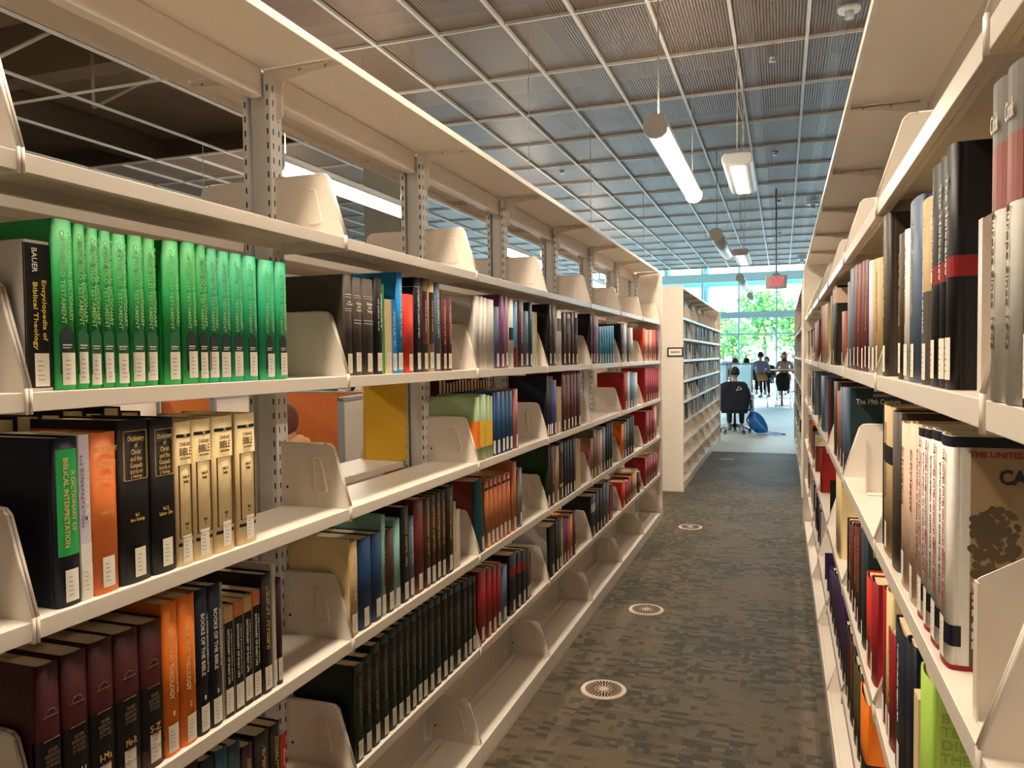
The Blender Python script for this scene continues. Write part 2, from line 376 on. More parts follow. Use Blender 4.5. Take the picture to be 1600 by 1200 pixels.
# ---------------------------------------------------------------- ceiling fittings
def detector(x, y, s, label):
    t = empty('smoke_detector', (x, y, ZC-.02)); tag(t, label, 'smoke detector')
    bm = B(); tube(bm, (0, 0, -.03*s), (0, 0, 0), .085*s, .09*s, n=24); mk('base_plate', bm, LAMPW, parent=t)
    bm = B(); tube(bm, (0, 0, -.09*s), (0, 0, -.03*s), .03*s, .035*s, n=16); mk('sensor_head', bm, mat('detector_lens', (205, 210, 212), .2), parent=t)
p = on_z(1327, 8, ZC); detector(p.x, p.y, 1.0, 'white round smoke detector nearest on the grid ceiling above the right bookcase')
p = on_z(1270, 315, ZC); detector(p.x, p.y, 1.3, 'small white smoke detector halfway along the ceiling')
p = on_z(1253, 402, ZC); detector(p.x, p.y, 1.5, 'farthest white smoke detector near the ceiling edge')
def sprinkler(px, py, label):
    p = on_z(px, py, ZC); t = empty('sprinkler', (p.x, p.y, ZC-.02)); tag(t, label, 'sprinkler', 'small chrome sprinklers in the ceiling')
    bm = B(); tube(bm, (0, 0, -.05), (0, 0, 0), .012, .045, n=16); tube(bm, (0, 0, -.056), (0, 0, -.05), .03, n=14)
    mk('sprinkler_head', bm, mat('sprinkler_metal', (205, 205, 205), .25, metal=.6), parent=t)
for a in ((1206, 84, 'chrome sprinkler nearest, in the ceiling panel above the box lamp'), (1211, 234, 'chrome sprinkler in the ceiling between the aisle lamps and right bookcase'),
          (878, 264, 'chrome sprinkler in the ceiling above the long bookcase'), (1217, 311, 'tiny sprinkler far along the ceiling'), (1218, 362, 'tiny sprinkler farther still, above the exit sign')): sprinkler(*a)
bm = B()
for px, py in ((825, 65), (922, 186), (1005, 290)):
    p = on_z(px, py, ZC); tube(bm, (p.x, p.y, 2.62), (p.x, p.y, ZC), .004, n=5)
    tag(mk('hanging_wire', bm, MATS['rod_white']), {825: 'thin wire hanging nearest above the long bookcase', 922: 'second thin wire hanging above the long bookcase', 1005: 'third thin wire hanging above the far end of the long bookcase'}[px], 'wire', 'thin hanging wires'); bm = B()
bm.free()

# ---------------------------------------------------------------- exit sign
t = empty('exit_sign', (-.108, 14.0, 2.80)); tag(t, 'grey exit sign with red letters hanging from the ceiling', 'sign')
bm = B(); box(bm, (-.175, -.025, -.115), (.175, .025, .115)); mk('sign_panel', bm, mat('sign_grey', (196, 206, 204), .5), parent=t, bevel=.008)
bm = B(); box(bm, (-.06, -.02, .115), (.06, .02, .15)); tube(bm, (0, 0, .15), (0, 0, ZC-2.80), .012, n=8); mk('mounting_stem', bm, GREYMET, parent=t)
text('EXIT', mat('exit_red', (235, 40, 60), .5, emit=(1, .08, .12), es=1.4), t, (.02, -.027, 0), 'f', .225, .15, name='sign_lettering', bold=.015)
bm = B(); v = [bm.verts.new(p) for p in ((-.158, -.027, 0), (-.134, -.027, .018), (-.134, -.027, -.018))]; bm.faces.new(v); mk('arrow_mark', bm, MATS['exit_red'], parent=t)

# ================================================================ SHELVING
def rounded(pts, r, n=4):
    out = []
    N = len(pts)
    for i in range(N):
        a, b_, c = Vector(pts[i-1]), Vector(pts[i]), Vector(pts[(i+1) % N])
        ri = r[i] if isinstance(r, (list, tuple)) else r
        if ri <= 0: out.append(tuple(b_)); continue
        u = (a-b_).normalized()*min(ri, (a-b_).length*.45); w = (c-b_).normalized()*min(ri, (c-b_).length*.45)
        for k in range(n+1):
            t_ = k/n; out.append(tuple((b_+u)*(1-t_)**2 + 2*b_*t_*(1-t_) + (b_+w)*t_**2))
    return out
def plate_mesh():
    """shelf end plate in local coords: x = distance back from the shelf front, z = up from the deck, thin in y"""
    bm = B()
    P = rounded([(0, -.034), (.209, -.034), (.209, .168), (.052, .168), (0, .004)], [.004, 0, .006, .012, .008], 4)
    prism(bm, P, 'y', -.0022, .0022)
    # embossed handle-like D: two flat-sided rings
    D = rounded([(.085, .135), (.062, .04), (.108, .035), (.112, .135)], .012, 4)
    for y, s in ((-.0022, -1), (.0022, 1)):
        cx = sum(p[0] for p in D)/len(D); cz = sum(p[1] for p in D)/len(D)
        O = [bm.verts.new((p[0], y, p[1])) for p in D]
        Mi = [bm.verts.new((cx+(p[0]-cx)*.86, y+s*.0042, cz+(p[1]-cz)*.93)) for p in D]
        I = [bm.verts.new((cx+(p[0]-cx)*.66, y+s*.0008, cz+(p[1]-cz)*.85)) for p in D]
        n = len(D)
        for i in range(n):
            for a, b_ in ((O, Mi), (Mi, I)):
                f = bm.faces.new((a[i], a[(i+1) % n], b_[(i+1) % n], b_[i])); f.smooth = True
        bm.faces.new(I)
    # peg hole near the post
    tube(bm, (.192, -.0026, .05), (.192, .0026, .05), .004, n=10, mi=1)
    return bm
def rim_mesh():
    bm = B()
    P = [(-.001, -.034), (-.001, .006), (.048, .160), (.058, .169), (.075, .1705), (.209, .1705)]
    for a, b_ in zip(P[:-1], P[1:]):
        tube(bm, (a[0], 0, a[1]), (b_[0], 0, b_[1]), .0028, n=8)
    return bm
def shelf_mesh(w, d):
    bm = B()
    box(bm, (0.010, -w/2, -.004), (d-.012, w/2, 0)); box(bm, (0, -w/2, -.030), (.012, w/2, .0)); box(bm, (d-.014, -w/2, -.024), (d-.004, w/2, -.001))
    box(bm, (.012, -w/2, -.030), (.022, w/2, -.0275))
    return bm
_sb = shelf_mesh(PITCHY-.010, .208); _m = mk('shelf', _sb, STEEL, bevel=.003)
SHELF_ME = _m.data; bpy.data.objects.remove(_m)
_m = mk('end_plate', plate_mesh(), [STEEL, DARKGAP]); PLATE_ME = _m.data; bpy.data.objects.remove(_m)
_m = mk('end_plate_rim', rim_mesh(), STEEL); RIM_ME = _m.data; bpy.data.objects.remove(_m)
def inst(name, me, parent, loc=(0, 0, 0), rz=0, bevel=0):
    o = bpy.data.objects.new(name, me); COL.objects.link(o); o.parent = parent; o.location = loc; o.rotation_euler = (0, 0, rz)
    if bevel:
        b = o.modifiers.new('b', 'BEVEL'); b.width = bevel; b.segments = 2; b.limit_method = 'ANGLE'
    return o
def bookcase(label, xf, sgn, k0, k1, y0, levels, ztop, back=False, backk=(0, 0), plates=True, near_end=False, far_end=True, group=None):
    """sgn: +1 = shelves open towards +x (front face at xf), -1 = towards -x."""
    t = empty('library_bookcase', (xf, y0, 0), 0 if sgn < 0 else PI); tag(t, label, 'bookcase', group)
    # local frame: x grows from the front face into the case; y runs along (mirrored for sgn>0)
    Y = lambda k: (-1 if sgn > 0 else 1)*PITCHY*(k)
    sy = -1 if sgn > 0 else 1
    xc = DEP+.0
    def side(front, ks):
        for li, z in levels.items():
            if li == 0: continue
            for k in ks:
                yc = Y(k+.5)
                s = inst('shelf', SHELF_ME, t, (0 if front else 2*xc, yc, z), 0 if front else PI, bevel=.002)
                if plates:
                    for e in ((-1, 1) if front else (-1,)):
                        p_ = inst('shelf_end_plate', PLATE_ME, s, (0.0, e*(PITCHY/2-.0035), 0)); inst('plate_rim', RIM_ME, s, (0, e*(PITCHY/2-.0035), 0))
    side(True, range(k0, k1))
    if back: side(False, range(*backk))
    zb = levels[0]
    # base decks
    for k in range(k0, k1):
        yc = Y(k+.5); w = PITCHY-.002
        bm = B(); box(bm, (0, -w/2, 0), (.014, w/2, zb)); box(bm, (.014, -w/2, zb-.006), (.155, w/2, zb)); box(bm, (.159, -w/2, zb-.006), (.195, w/2, zb)); box(bm, (.199, -w/2, zb-.006), (xc-.02, w/2, zb))
        box(bm, (.014, -w/2, 0), (xc-.02, w/2, zb-.012), 1)
        box(bm, (xc-.022, -w/2+.03, zb), (xc-.018, w/2-.03, zb+.13))
        o = mk('base_deck', bm, [STEEL, DARKGAP], parent=t, loc=(0, yc, 0), bevel=.0015)
        if plates:
            for e in (-1,): inst('shelf_end_plate', PLATE_ME, o, (0.004, e*sy*(PITCHY/2-.003), zb)); inst('plate_rim', RIM_ME, o, (0.004, e*sy*(PITCHY/2-.003), zb))
        if back:
            bm = B(); box(bm, (xc+.03, -w/2, 0), (2*xc, w/2, zb)); mk('base_deck', bm, STEEL, parent=t, loc=(0, yc, 0), bevel=.002)
    # posts
    def post():
        bm = B(); h = ztop-.02
        for s in (-1, 1):
            xf_ = s*.044
            box(bm, (xf_-.002*s, -.024, 0), (xf_, .024, h)); 
            for q in (-1, 1): box(bm, (xf_-.016*s, q*.024-.001, 0), (xf_, q*.024+.001, h))
        box(bm, (-.022, -.014, 0), (.022, .014, h), 0)
        z = .3
        while z < h-.05:
            for q in (-.012, .012):
                for s in (-1, 1): box(bm, (s*.0435, q-.0018, z), (s*.0446, q+.0018, z+.016), 1)
            for s in (-1, 1): box(bm, (s*.036-.0022, -.0256, z), (s*.036+.0022, -.0245, z+.016), 1); box(bm, (s*.036-.0022, .0245, z), (s*.036+.0022, .0256, z+.016), 1)
            z += .0381
        return bm
    pm = mk('p', post(), [STEEL_W, DARKGAP]); PM = pm.data; bpy.data.objects.remove(pm)
    for k in range(k0, k1+1): inst('upright', PM, t, (xc, Y(k), 0))
    # canopy, its arms and the long rail
    for k in range(k0, k1):
        yc = Y(k+.5); w = PITCHY-.002
        for f in ((1, -1) if back else (1,)):
            bm = B()
            if f > 0: a, b_ = 0, xc-.004
            else: a, b_ = 2*xc, xc+.004
            box(bm, (a, -w/2, ztop-.022), (a+.012*f, w/2, ztop)); box(bm, (a+.012*f, -w/2, ztop-.003), (b_, w/2, ztop))
            mk('canopy_top', bm, STEEL, parent=t, loc=(0, yc, 0), bevel=.002)
        bm = B(); box(bm, (xc-.018, -w/2+.02, ztop-.085), (xc+.018, w/2-.02, ztop-.008)); mk('top_rail', bm, STEEL, parent=t, loc=(0, yc, 0), bevel=.003)
    def arm(f):
        bm = B()
        P = [(.04, 0), (.235, 0), (.235, -.016), (.15, -.022), (.115, -.03), (.07, -.034), (.062, -.05), (.062, -.13), (.048, -.14), (.04, -.14)]
        prism(bm, [(xc-f*a, ztop-.004+z) for a, z in P], 'y', -.0025, .0025)
        box(bm, (xc-f*.04, -.0025, ztop-.012), (xc-f*.235, .014, ztop-.009))
        for a in (.20, .12): tube(bm, (xc-f*a, -.0045, ztop-.016), (xc-f*a, .0045, ztop-.016), .004, n=10, mi=1)
        return bm
    for k in range(k0, k1+1):
        for f in ((1, -1) if back else (1,)):
            mk('canopy_arm', arm(f), [STEEL, GREYMET], parent=t, loc=(0, Y(k)+.006*sy, 0))
    full = 2*xc
    if far_end:
        bm = B(); box(bm, (-.012, 0, 0), (full+.012, .022*sy, ztop+.008)); mk('end_panel', bm, STEEL, parent=t, loc=(0, Y(k1)+.027*sy, 0), bevel=.003)
    if near_end:
        bm = B(); box(bm, (-.012, 0, 0), (full+.012, -.022*sy, ztop+.008)); mk('end_panel', bm, STEEL, parent=t, loc=(0, Y(k0)-.027*sy, 0), bevel=.003)
    return t
caseA = bookcase('long cream steel bookcase with crowded shelves, nearest on the left of the aisle', XL, 1, -1, 7, Y0, LEV, ZTOP, back=True, backk=(-1, 7))
# the left case opens to +x, so its front is at XL and the body runs to smaller x
caseB = bookcase('cream steel bookcase close on the right of the aisle, full of history volumes', XR, -1, -1, 7, Y0, LEV, ZTOP, back=False)
LEVC = {0: .09, 1: .32, 2: .555, 3: .795, 4: 1.035, 5: 1.276, 6: 1.517, 7: 1.766, 8: 2.007}
YC0 = 8.98
caseC = bookcase('farther cream bookcase with closely spaced shelves and a tall blank end panel', XL, 1, 0, 6, YC0, LEVC, ZTOP, near_end=True)
caseD = bookcase('farther cream bookcase on the right, seen edge on past the near one', XR+.02, -1, 0, 6, YC0, {0: .09, 1: .46, 2: .815, 3: 1.168, 4: 1.519, 5: 1.882}, ZTOP, near_end=True)
# label holder on the end panel of the farther case
def label_holder(parent_loc, facing, lbl):
    t = empty('label_holder', parent_loc); tag(t, lbl, 'label')
    bm = B()
    for a, b_ in (((-.09, 0, -.052), (.09, .008, -.038)), ((-.09, 0, .038), (.09, .008, .052)), ((-.09, 0, -.052), (-.074, .008, .052)), ((.074, 0, -.052), (.09, .008, .052))): box(bm, a, b_)
    mk('holder_frame', bm, mat('black_frame', (28, 26, 28), .5), parent=t)
    bm = B(); box(bm, (-.076, .003, -.04), (.076, .007, .04)); mk('paper_card', bm, STICK, parent=t)
    bm = B(); random.seed(3); x = -.05
    while x < .05: w = random.uniform(.004, .012); box(bm, (x, .0022, -.01), (x+w, .003, .008)); x += w+.003
    mk('small_lettering', bm, INK, parent=t)
    return t
p = on_y(1055, 550, YC0-.06); label_holder((p.x, YC0-.058, p.z), 'f', 'black framed paper label on the blank end panel of the farther bookcase')
p = on_y(1257, 551, YC0-.06); label_holder((XR+.13, YC0-.058, p.z), 'f', 'black framed label on the end of the farther right-hand bookcase')

# ================================================================ BOOKS
PAL = {
 'green': (40, 165, 84), 'teal_green': (36, 170, 120), 'navy': (22, 30, 58), 'black': (26, 22, 26), 'cream': (228, 204, 152), 'tan': (190, 160, 112), 'white': (232, 228, 220),
 'lavender': (214, 206, 222), 'orange': (214, 112, 48), 'bright_orange': (236, 122, 30), 'darkred': (98, 18, 24), 'red': (178, 22, 26), 'vermilion': (214, 52, 32), 'brown': (84, 54, 34),
 'darkbrown': (48, 34, 26), 'greybrown': (92, 80, 70), 'maroon': (112, 40, 52), 'blue': (30, 104, 190), 'skyblue': (24, 140, 216), 'lightblue': (96, 160, 210), 'slate': (84, 104, 132), 'bluebook': (22, 66, 116),
 'paleteal': (134, 182, 172), 'mauve': (126, 70, 116), 'pinkmauve': (168, 116, 160), 'darkpurple': (52, 26, 54), 'purple': (62, 32, 92), 'grey': (132, 128, 124), 'palegrey': (204, 200, 194), 'darkgreen': (18, 52, 34),
 'teal': (20, 84, 98), 'rust': (166, 92, 58), 'burnt': (196, 116, 70), 'pinkbrown': (160, 98, 92), 'violet': (70, 62, 150), 'yellow': (226, 180, 50), 'olive': (90, 84, 50), 'lime': (166, 200, 84), 'darkteal': (46, 68, 72),
 'pinkcream': (226, 192, 170), 'mapgreen': (146, 166, 124), 'wine': (74, 20, 28), 'midblue': (24, 78, 132), 'coral': (224, 92, 60), 'softred': (196, 34, 44), 'greengrey': (112, 116, 92), 'redbrown': (132, 46, 36), 'cyan': (30, 150, 196)}
NAMES = {'teal_green': 'teal-green', 'bright_orange': 'bright orange', 'darkred': 'dark red', 'darkbrown': 'dark brown', 'greybrown': 'grey-brown', 'skyblue': 'sky-blue', 'lightblue': 'light blue', 'bluebook': 'deep blue',
 'paleteal': 'pale teal', 'pinkmauve': 'pinkish mauve', 'darkpurple': 'dark purple', 'palegrey': 'pale grey', 'darkgreen': 'dark green', 'burnt': 'burnt orange', 'pinkbrown': 'pinkish brown', 'darkteal': 'dark teal',
 'pinkcream': 'pinkish cream', 'mapgreen': 'mottled green', 'wine': 'wine-red', 'midblue': 'mid-blue', 'softred': 'bright red', 'greengrey': 'greenish grey', 'redbrown': 'red-brown'}
for _k in ('darkred', 'wine', 'navy', 'black', 'darkbrown', 'darkgreen', 'purple', 'darkpurple', 'brown', 'redbrown', 'darkteal', 'greybrown', 'maroon', 'red', 'softred', 'olive', 'bluebook', 'midblue', 'teal'):
    PAL[_k] = tuple(int(v*.80) for v in PAL[_k])
for _k in ('black', 'navy', 'darkbrown', 'darkgreen', 'wine', 'darkred'): PAL[_k] = tuple(int(v*.78) for v in PAL[_k])
PAL['forest'] = (30, 58, 22); NAMES['forest'] = 'forest-green'
def cloth(c): return mat('cover_'+c, PAL[c], .5, spec=.32, noise=.08, nscale=120, bump=.15)
def spine_outline(t, D, bulge, off=0.0, hinge=True):
    h = t/2+off
    if bulge <= 0:
        return [(-h, D), (-h, .0035), (-h+.002, -off), (h-.002, -off), (h, .0035), (h, D)]
    pts = [(-h, D), (-h, .013)]
    if hinge and off == 0: pts += [(-h+.0012, .0105), (-h+.0012, .008), (-h, .006)]
    else: pts += [(-h, .006)]
    n = 7
    for i in range(n+1):
        a = -PI/2+PI*i/n; x = math.sin(a)*h; pts.append((x, .004-(.004+off+bulge*.0)*math.cos(a) - bulge*math.cos(a)*.35))
    if hinge and off == 0: pts += [(h, .006), (h-.0012, .008), (h-.0012, .0105)]
    else: pts += [(h, .006)]
    return pts+[(h, .013), (h, D)]
def spine_y(t, bulge): return -(.35*bulge)-.0006 if bulge > 0 else -.0006
def surf(t, bulge, x):
    if bulge <= 0: return 0.0
    c = math.cos(math.asin(max(-1, min(1, x/(t/2))))); return .004-.004*c-bulge*.35*c
def spine_patch(bm, t, bulge, x0, x1, z0, z1, off, mi=0, n=6):
    A = []; Bv = []
    for i in range(n+1):
        x = x0+(x1-x0)*i/n; y = surf(t, bulge, x)-off; A.append(bm.verts.new((x, y, z0))); Bv.append(bm.verts.new((x, y, z1)))
    for i in range(n): f = bm.faces.new((A[i], A[i+1], Bv[i+1], Bv[i])); f.material_index = mi
def u_shell(bm, outer, th, z0, z1, mi=0):
    n = len(outer); inner = []
    for i, (x, y) in enumerate(outer):
        s = 1 if x > 0 else -1
        inner.append((max(0, abs(x)-th)*s if abs(x) > 1e-6 else 0, max(y+th*.8, y) if y < .0105 else y))
    A = [bm.verts.new((x, y, z0)) for x, y in outer]; Bv = [bm.verts.new((x, y, z1)) for x, y in outer]
    C = [bm.verts.new((x, y, z0)) for x, y in inner]; Dv = [bm.verts.new((x, y, z1)) for x, y in inner]
    for i in range(n-1):
        for q, sm in (((A[i], A[i+1], Bv[i+1], Bv[i]), True), ((C[i+1], C[i], Dv[i], Dv[i+1]), False), ((Bv[i], Bv[i+1], Dv[i+1], Dv[i]), False), ((A[i+1], A[i], C[i], C[i+1]), False)):
            f = bm.faces.new(q); f.material_index = mi; f.smooth = sm and 2 < i < n-4
    for i in (0, n-1):
        f = bm.faces.new((A[i], Bv[i], Dv[i], C[i]) if i else (A[i], C[i], Dv[i], Bv[i])); f.material_index = mi
def sheet(bm, outer, z0, z1, mi=0):
    A = [bm.verts.new((x, y, z0)) for x, y in outer]; Bv = [bm.verts.new((x, y, z1)) for x, y in outer]
    for i in range(len(outer)-1):
        f = bm.faces.new((A[i], A[i+1], Bv[i+1], Bv[i])); f.material_index = mi
def dashes(bm, cx, y, z0, z1, w, rows, rnd, mi=0):
    """tiny unreadable lettering running down a spine"""
    for r in range(rows):
        x = cx + (r-(rows-1)/2)*w*1.25; z = z1 - rnd.uniform(0, .01)
        while z > z0+.004:
            l = rnd.uniform(.0022, .0038)
            if rnd.random() < .82:
                a = rnd.uniform(.7, 1)*w/2
                box(bm, (x-a, y-.0003, z-l), (x-a*.3, y+.0004, z-.0003), mi); box(bm, (x+a*.3, y-.0003, z-l), (x+a, y+.0004, z-l*.5), mi)
            z -= l+.0012
BOOKS = []
STINK = mat('faded_type', (150, 140, 126), .8)
def book(loc, rz, t, h, c, D=None, paper=False, st=True, bands=(), tx=(), lett=None, tilt=0, look=None, label='', group=None, near=True, kind='book'):
    D = D or max(.14, min(.200, h*.72)); bulge = 0 if paper or t < .012 else min(.010, t*.22)
    t = max(t, .004); M = cloth(c)
    out = spine_outline(t, D, bulge)
    bm = B(); u_shell(bm, out, min(.0028, t*.2) if not paper else .0008, 0, h)
    o = mk('book', bm, M); o.location = loc; o.rotation_euler = (0, 0, rz)
    if tilt:
        o.rotation_mode = 'XYZ'; o.rotation_euler = (Matrix.Rotation(rz, 3, 'Z') @ Matrix.Rotation(math.radians(tilt), 3, 'Y')).to_euler()
    tag(o, label, 'book', group)
    ins = .004 if not paper else .0006; th = min(.0028, t*.2) if not paper else .0008
    bm = B(); box(bm, (-t/2+th, .006 if not paper else .001, ins), (t/2-th, D-ins, h-ins)); mk('page_block', bm, PAGES, parent=o)
    y = spine_y(t, bulge); rnd = random.Random(int(loc[1]*1e4)+int(h*1e4))
    for z0, z1, bc, wrap in bands:
        bm = B()
        if wrap: sheet(bm, spine_outline(t, D*wrap if wrap < 1 else D, bulge, .0004, False), z0*h, z1*h)
        else: spine_patch(bm, t, bulge, -t*.42, t*.42, z0*h, z1*h, .0004)
        mk('cover_band', bm, cloth(bc) if bc in PAL else MATS[bc], parent=o)
    for (s, mt, facing, x, z, L, H, v) in tx:
        text(s, mt, o, (x*t, y-.0008, z*h) if facing == 'f' else ((-t/2-.0006 if facing == 'l' else t/2+.0006), x, z*h), facing, L, H, v)
    if lett:
        bm = B(); dashes(bm, 0, y-.0002, h*.36, h*.9, min(.005, t*.25), 1 if t < .022 else 2, rnd); mk('spine_lettering', bm, lett, parent=o)
    if st:
        w = min(.0125, t*.40); sh = .052 if h > .2 else .042; z0 = rnd.uniform(.006, .012); dx = t*rnd.uniform(-.05, .08)
        bm = B(); spine_patch(bm, t, bulge, dx-w, dx+w, z0, z0+sh, .0009)
        if near:
            for r in range(5): spine_patch(bm, t, bulge, dx-w*.6, dx-w*.6+w*rnd.uniform(.5, .9), z0+sh*.75-r*sh*.14, z0+sh*.75-r*sh*.14+.0013, .0012, 1, 1)
        mk('call_number_sticker', bm, [STICK, STINK], parent=o)
    BOOKS.append(o); return o
ORD = 'first second third fourth fifth sixth seventh eighth ninth tenth eleventh twelfth thirteenth fourteenth fifteenth sixteenth seventeenth eighteenth nineteenth twentieth twenty-first twenty-second twenty-third twenty-fourth'.split()
LVN = {4: 'eye-level', 3: 'chest-high', 2: 'hip-high', 1: 'knee-high', 5: 'top', 0: 'base'}
BAYN = {0: 'nearest', 1: 'second', 2: 'third', 3: 'fourth', 4: 'fifth', 5: 'sixth', 6: 'farthest', -1: 'frame-edge'}
def spine_Y(px, Xs, z):
    y = 600
    for _ in range(6):
        P = on_x(px, y, Xs); y = proj((Xs, P.y, z))[1]
    return P.y
def row(side, bay, lv, items, xs=None, **kw):
    Xs = (XL-.013 if side == 'L' else XR+.012) if xs is None else xs
    z0 = LEV[lv]+.0008
    n = len(items)
    order = list(range(n))
    lo = Y0+PITCHY*bay+.008; hi = Y0+PITCHY*(bay+1)-.008
    for i, it in enumerate(items):
        x0, x1, yt, c = it[:4]; op = dict(kw); op.update(it[4] if len(it) > 4 else {})
        zm = z0+.12
        Ya, Yb = spine_Y(x0, Xs, zm), spine_Y(x1, Xs, zm)
        Ya, Yb = min(Ya, Yb), max(Ya, Yb)
        Ya = max(Ya, lo) if not op.get('free') else Ya; Yb = min(Yb, hi) if not op.get('free') else Yb
        if Yb-Ya < .004: Yb = Ya+.004
        near_x = x0 if side == 'L' else x1
        h = on_x(near_x, yt, Xs).z - z0; h = max(.13, min(h, (LEV.get(lv+1, 2.3)-z0-.035)))
        t = (Yb-Ya)-.0012
        look = op.pop('look', None); op.pop('free', None); fx = op.pop('dx', 0)
        cn = NAMES.get(c, c)
        size = 'thin ' if t < .016 else ('thick ' if t > .05 else '')
        lk = look or f"{size}{cn} {'paperback' if op.get('paper') else 'cloth book'}"
        pos = ORD[i] if side == 'L' else ORD[n-1-i]
        label = f"{lk}, {pos} in, {LVN[lv]} shelf, {BAYN[bay]} bay, {'left' if side == 'L' else 'right'} of aisle"
        X = Xs-fx if side == 'L' else Xs+fx
        book((X, (Ya+Yb)/2, z0), PI/2 if side == 'L' else -PI/2, t, h, c, label=label,
             group=f"books on the {LVN[lv]} shelf, {BAYN[bay]} bay, {'left' if side == 'L' else 'right'}", near=bay <= 1, **op)
G, Wk, I = GOLD, WHITEINK, INK
YELL = mat('yellow_lettering', (236, 210, 90), .5); BROWNINK = mat('brown_lettering', (104, 78, 50), .6); REDINK = mat('red_lettering', (178, 34, 34), .6); PALEGOLD = mat('faded_lettering', (158, 214, 140), .5)
BLACKARCH = mat('dark_oval', (34, 52, 48), .6); MIDARCH = mat('green_oval', (40, 110, 70), .6)
# ---- left, nearest bay, eye-level shelf
def ott(dark=False, faint=False):
    mt = PALEGOLD
    return dict(tx=[('OF THE OLD TESTAMENT', mt, 'f', -.16, .66, .150, .0085, True), ('THEOLOGICAL DICTIONARY', mt, 'f', .20, .67, .145, .0075, True)], arch=dark)
gx = [(85, 118, 341), (118, 138, 349), (138, 158, 356), (158, 178, 360), (178, 201, 365), (203, 227, 367), (227, 246, 372), (257, 283, 375), (285, 309, 377), (309, 325, 382), (325, 342, 388), (342, 361, 392), (361, 381, 395), (381, 403, 399), (406, 431, 405), (431, 449, 409)]
items = [(43, 84, 373, 'palegrey', dict(look='worn plastic-wrapped volume, black spine', paper=True, D=.17, dx=.004, bands=[(.02, .98, 'black', .02)],
        tx=[('BAUER', Wk, 'f', -.15, .87, .038, .009, True), ('Encyclopedia of', YELL, 'f', .20, .54, .095, .010, True), ('Biblical Theology', YELL, 'f', -.15, .50, .105, .010, True)]))]
for i, (a, b_, yt) in enumerate(gx):
    items.append((a, b_, yt, 'green' if i < 10 else 'teal_green', dict(look='tall green dictionary volume', D=.20, tx=ott()['tx'])))
row('L', 0, 4, items)
def arches():
    k = 0
    for o in list(BOOKS):
        if 'green dictionary' in o['label']:
            dims = o.dimensions if False else None
            vs = [v.co for v in o.data.vertices]; t = max(v.x for v in vs)*2; h = max(v.z for v in vs); w = min(.012, t*.42)
            y = min(v.y for v in vs)-.0004
            bm = B(); pts = [(-w, h*.09), (w, h*.09)]+[(w*math.cos(a), h*.315+w*1.3*math.sin(a)) for a in [PI*i/10 for i in range(11)]]
            prism(bm, pts, 'y', y, y+.002); mk('spine_oval', bm, BLACKARCH if k in (0, 8, 9, 10, 11, 12, 13, 14, 15) else MIDARCH, parent=o); k += 1
            bm = B(); box(bm, (-w*.7, y-.0006, h*.26), (w*.7, y+.001, h*.268)); box(bm, (-w*.7, y-.0006, h*.245), (w*.5, y+.001, h*.251)); mk('volume_mark', bm, Wk, parent=o)
            for ch in o.children:
                if ch.name.startswith('call_number'): ch.location.y = -.0012
arches()
# ---- left, nearest bay, chest-high shelf
def dcg(vol, sub): return dict(look='worn black dictionary volume', tx=[('Dictionary\nof\nChrist\nand the\nGospels', G, 'f', 0, .80, .036, .060, False), ('EDITED BY\nJ. Hastings', G, 'f', 0, .665, .028, .015, False), (vol+'\n'+sub, G, 'f', 0, .40, .032, .016, False)], D=.205, frame=1)
def isb(vol): return dict(look='cream encyclopedia volume', paper=False, tx=[('STANDARD', BROWNINK, 'f', 0, .842, .030, .008, False), ('BIBLE', BROWNINK, 'f', 0, .79, .031, .015, False), ('ENCYCLOPEDIA', BROWNINK, 'f', 0, .745, .026, .004, False), ('Geoffrey W.\nBromiley', BROWNINK, 'f', 0, .60, .017, .018, False), ('VOLUME\n'+vol, BROWNINK, 'f', 0, .27, .010, .014, False), ('THE', Wk, 'f', 0, .902, .008, .005, False)],
    bands=[(.89, .914, 'darkgreen', 0), (.135, .16, 'darkgreen', 0)])
def strip(d): d.pop('frame', None); d.pop('arch', None); return d
row('L', 0, 3, [
 (86, 126, 685, 'navy', dict(look='navy volume with green spine panel', D=.21, bands=[(.30, .93, 'green', 0)], tx=[('A DICTIONARY OF', G, 'f', .16, .62, .10, .007, True), ('BIBLICAL INTERPRETATION', G, 'f', -.12, .615, .145, .009, True)])),
 (124, 144, 680, 'lavender', dict(look='slim lavender and white paperback', paper=True, bands=[(0, .34, 'white', .9)], tx=[('BIBLE CRITICISM', Wk, 'f', .1, .66, .10, .008, True), ('and INTERPRETATION', mat('mauve_ink', (130, 110, 160), .6), 'f', -.25, .66, .12, .005, True)])),
 (143.5, 185.5, 677.5, 'orange', dict(look='thick faded orange dictionary', tx=[('DICTIONARY', G, 'f', 0, .895, .046, .009, False), ('OF', G, 'f', 0, .85, .010, .007, False), ('THE BIBLE', G, 'f', 0, .80, .040, .009, False), ('EDITED BY', G, 'f', 0, .71, .024, .004, False), ('COMPLETE', G, 'f', 0, .50, .026, .005, False)])),
 (186, 236.5, 657, 'black', strip(dcg('Vol. I.', 'Aaron - Knowledge'))), (236.5, 275.5, 654.5, 'black', strip(dcg('Vol. II.', 'Labour - Zion'))),
 (275, 302, 660, 'cream', isb('A-D')), (302, 333, 656, 'cream', isb('E-J')), (333.5, 366.5, 651.5, 'cream', isb('K-P')), (370, 401, 647, 'cream', isb('Q-Z'))])
